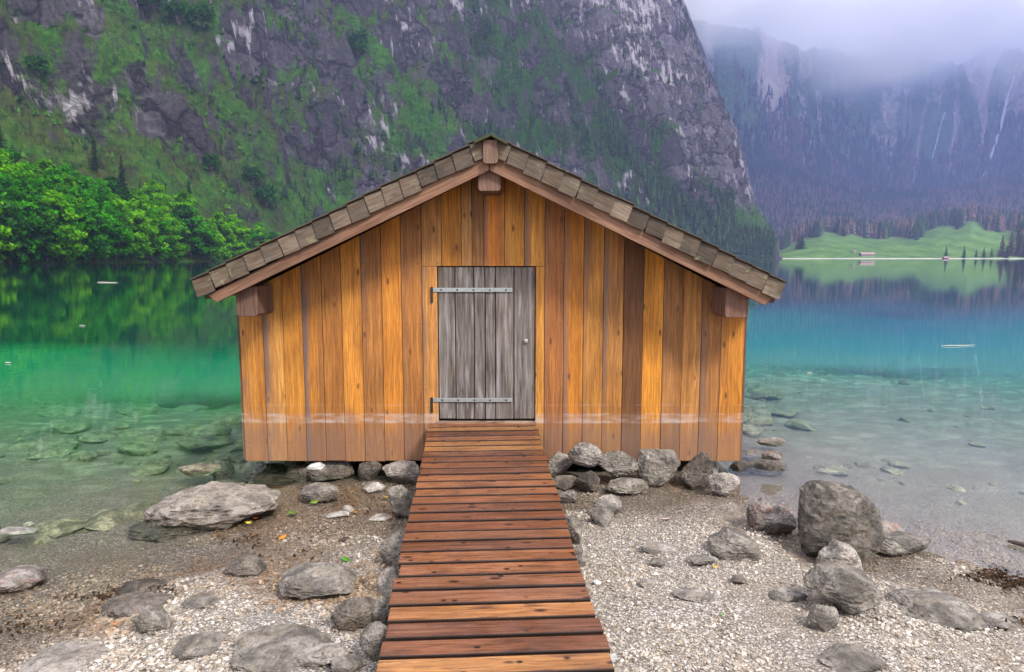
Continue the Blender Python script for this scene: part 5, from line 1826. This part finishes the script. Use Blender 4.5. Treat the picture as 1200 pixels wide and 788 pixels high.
# ------------------------------------------------------------------ small things
def leaf(u, v, wpx, col, label, curl=0.2, lift=0.012):
    p = on_ground(u, v)
    if p[2] < 0:
        p = at_z(u, v, 0.0)
    k = wpx * p[1] / F
    rg = np.random.default_rng(int(u * 5 + v))
    out = []
    n = 10
    for i in range(n + 1):
        s = i / n
        wv = 0.5 * math.sin(math.pi * s ** 0.8) * (1 + 0.22 * (i % 2)) * 0.62
        out.append((s - 0.5, wv))
    Vl = []
    for (a, b_) in out:
        zc = curl * (a * a) * k
        Vl += [(a * k, b_ * k, lift + zc + 0.10 * k * b_), (a * k, 0, lift + zc), (a * k, -b_ * k, lift + zc + 0.10 * k * b_)]
    Fl = []
    for i in range(n):
        for j in (0, 1):
            q = i * 3 + j
            Fl.append((q, q + 3, q + 4, q + 1))
    me = np_mesh('fallen_leaf', np.array(Vl), np.array(Fl))
    o = link_mesh('fallen_leaf', me, plain_mat('leaf_' + label.split()[0], col, 0.5, nscale=60))
    o.location = p
    o.rotation_euler = (rg.normal(0, .15), rg.normal(0, .15), rg.uniform(0, 6.28))
    so_ = o.modifiers.new('thick', 'SOLIDIFY')
    so_.thickness = 0.0015
    return props(o, label, 'leaf', 'fallen leaves')


leaf(332, 631, 11, (.75, .22, .01), 'orange leaf on the gravel left of the boardwalk')
leaf(403, 634, 13, (.07, .04, .03), 'dark brown leaf on the gravel between orange leaf and boardwalk')
leaf(405, 658, 13, (.05, .24, .01), 'bright green leaf on the gravel above the cracked rock')
leaf(342, 603, 15, (.10, .20, .02), 'yellow green leaf sprig in the brown puddle, leftmost')
leaf(368, 590, 11, (.14, .22, .03), 'light green leaf in front of the rounded puddle rock')
leaf(416, 602, 9, (.60, .24, .02), 'amber leaf beside the white stones at the puddle')
leaf(452, 584, 8, (.50, .34, .03), 'yellow leaf floating at the back of the puddle')
leaf(291, 614, 8, (.45, .38, .03), 'yellow leaf at the right foot of the large pale boulder')
leaf(300, 609, 8, (.42, .08, .01), 'rust red leaf beside the large pale boulder')
leaf(762, 637, 8, (.62, .40, .50), 'pale pink petal on the right gravel')
leaf(780, 610, 13, (.62, .45, .40), 'faded pinkish leaf on the gravel below the rock row')
leaf(838, 666, 6, (.72, .34, .02), 'small orange leaf beside the low rock on the right beach')
leaf(845, 723, 6, (.12, .30, .03), 'small green leaf low on the right gravel')
leaf(137, 733, 7, (.60, .16, .04), 'red orange leaf beside the flat sloping slab')


def twig(u0, v0, u1, v1, wpx, label, mat, z=0.0, bend=0.012, cat='twig', name='twig'):
    a, b_ = at_z(u0, v0, z), at_z(u1, v1, z)
    L = np.linalg.norm(b_ - a)
    r = 0.5 * wpx * a[1] / F
    Vs, Fs = [], []
    pts = [a + (b_ - a) * s + np.array([0, 0, 0.004 * L * math.sin(7 * s)]) + np.cross((b_ - a), [0, 0, 1]) * bend * math.sin(math.pi * s) for s in np.linspace(0, 1, 8)]
    c = (a + b_) / 2
    tube_path(Vs, Fs, [p - c for p in pts], [r * k for k in (0.5, .9, 1, 1, .95, .9, .75, .4)], 7)
    o = link_mesh(name, np_mesh(name, np.array(Vs), np.array(Fs)), mat)
    o.location = c
    return props(o, label, cat, 'driftwood')


M_DRIFT = plain_mat('driftwood_pale', (0.50, 0.46, 0.40), 0.8)
M_DRIFTD = plain_mat('driftwood_dark', (0.06, 0.045, 0.035), 0.7)
twig(1181, 634, 1240, 648, 6, 'dark stick poking out of the shallow water at the right edge', M_DRIFTD, 0.02)
twig(114, 331, 138, 331.3, 1.0, 'pale floating stick on the dark green water far left', M_DRIFT, 0.02)
twig(93, 381.5, 100, 381.8, 1.0, 'short white floating stick on the green water, middle left', M_DRIFT, 0.02)
twig(6, 425, 13, 425, 1.3, 'short white floating stick near the left edge of the photo', M_DRIFT, 0.02)
twig(1103, 405.5, 1143, 404.5, 1.1, 'long pale branch floating on the turquoise water at right', M_DRIFT, 0.02)
twig(945, 437, 952, 437, 1.0, 'small pale stick floating right of the hut', M_DRIFT, 0.02)
twig(368, 626, 385, 619, 1.2, 'thin dark twig on the gravel below the puddle', M_DRIFTD, 0.03)
twig(423, 663, 452, 660, 1.3, 'thin dark twig beside the left boardwalk edge', M_DRIFTD, 0.08)

# dark leaf litter washed up on the right and left shore
def litter(name, spots, seed):
    rg = np.random.default_rng(seed)
    C = []
    for (u, v, su, sv, n) in spots:
        for _ in range(n):
            p = on_ground(u + rg.normal(0, su), v + rg.normal(0, sv))
            C.append(p + np.array([0, 0, abs(rg.normal(0, 0.012)) + 0.006]))
    C = np.array(C)
    Q, Fq = leaf_quads(C, rg.uniform(0.008, 0.022, len(C)), np.tile([0, 0, 1.2], (len(C), 1)), rg, 0.5)
    return props(link_mesh(name, np_mesh(name, Q, Fq, {'tone': np.repeat(rg.uniform(0, 1, len(C)), 4)}, False), leaf_mat('rotten_leaf', (0.018, 0.013, 0.010), (0.10, 0.055, 0.03), 0.1)), kind='stuff')


litter('leaf_litter', [(1165, 676, 18, 5, 300), (1190, 686, 10, 4, 160), (1180, 733, 12, 3, 60), (165, 694, 24, 3, 110), (118, 702, 24, 2, 80), (24, 740, 34, 9, 150), (290, 636, 16, 4, 70), (420, 590, 40, 9, 200), (335, 655, 25, 8, 25)], 3)
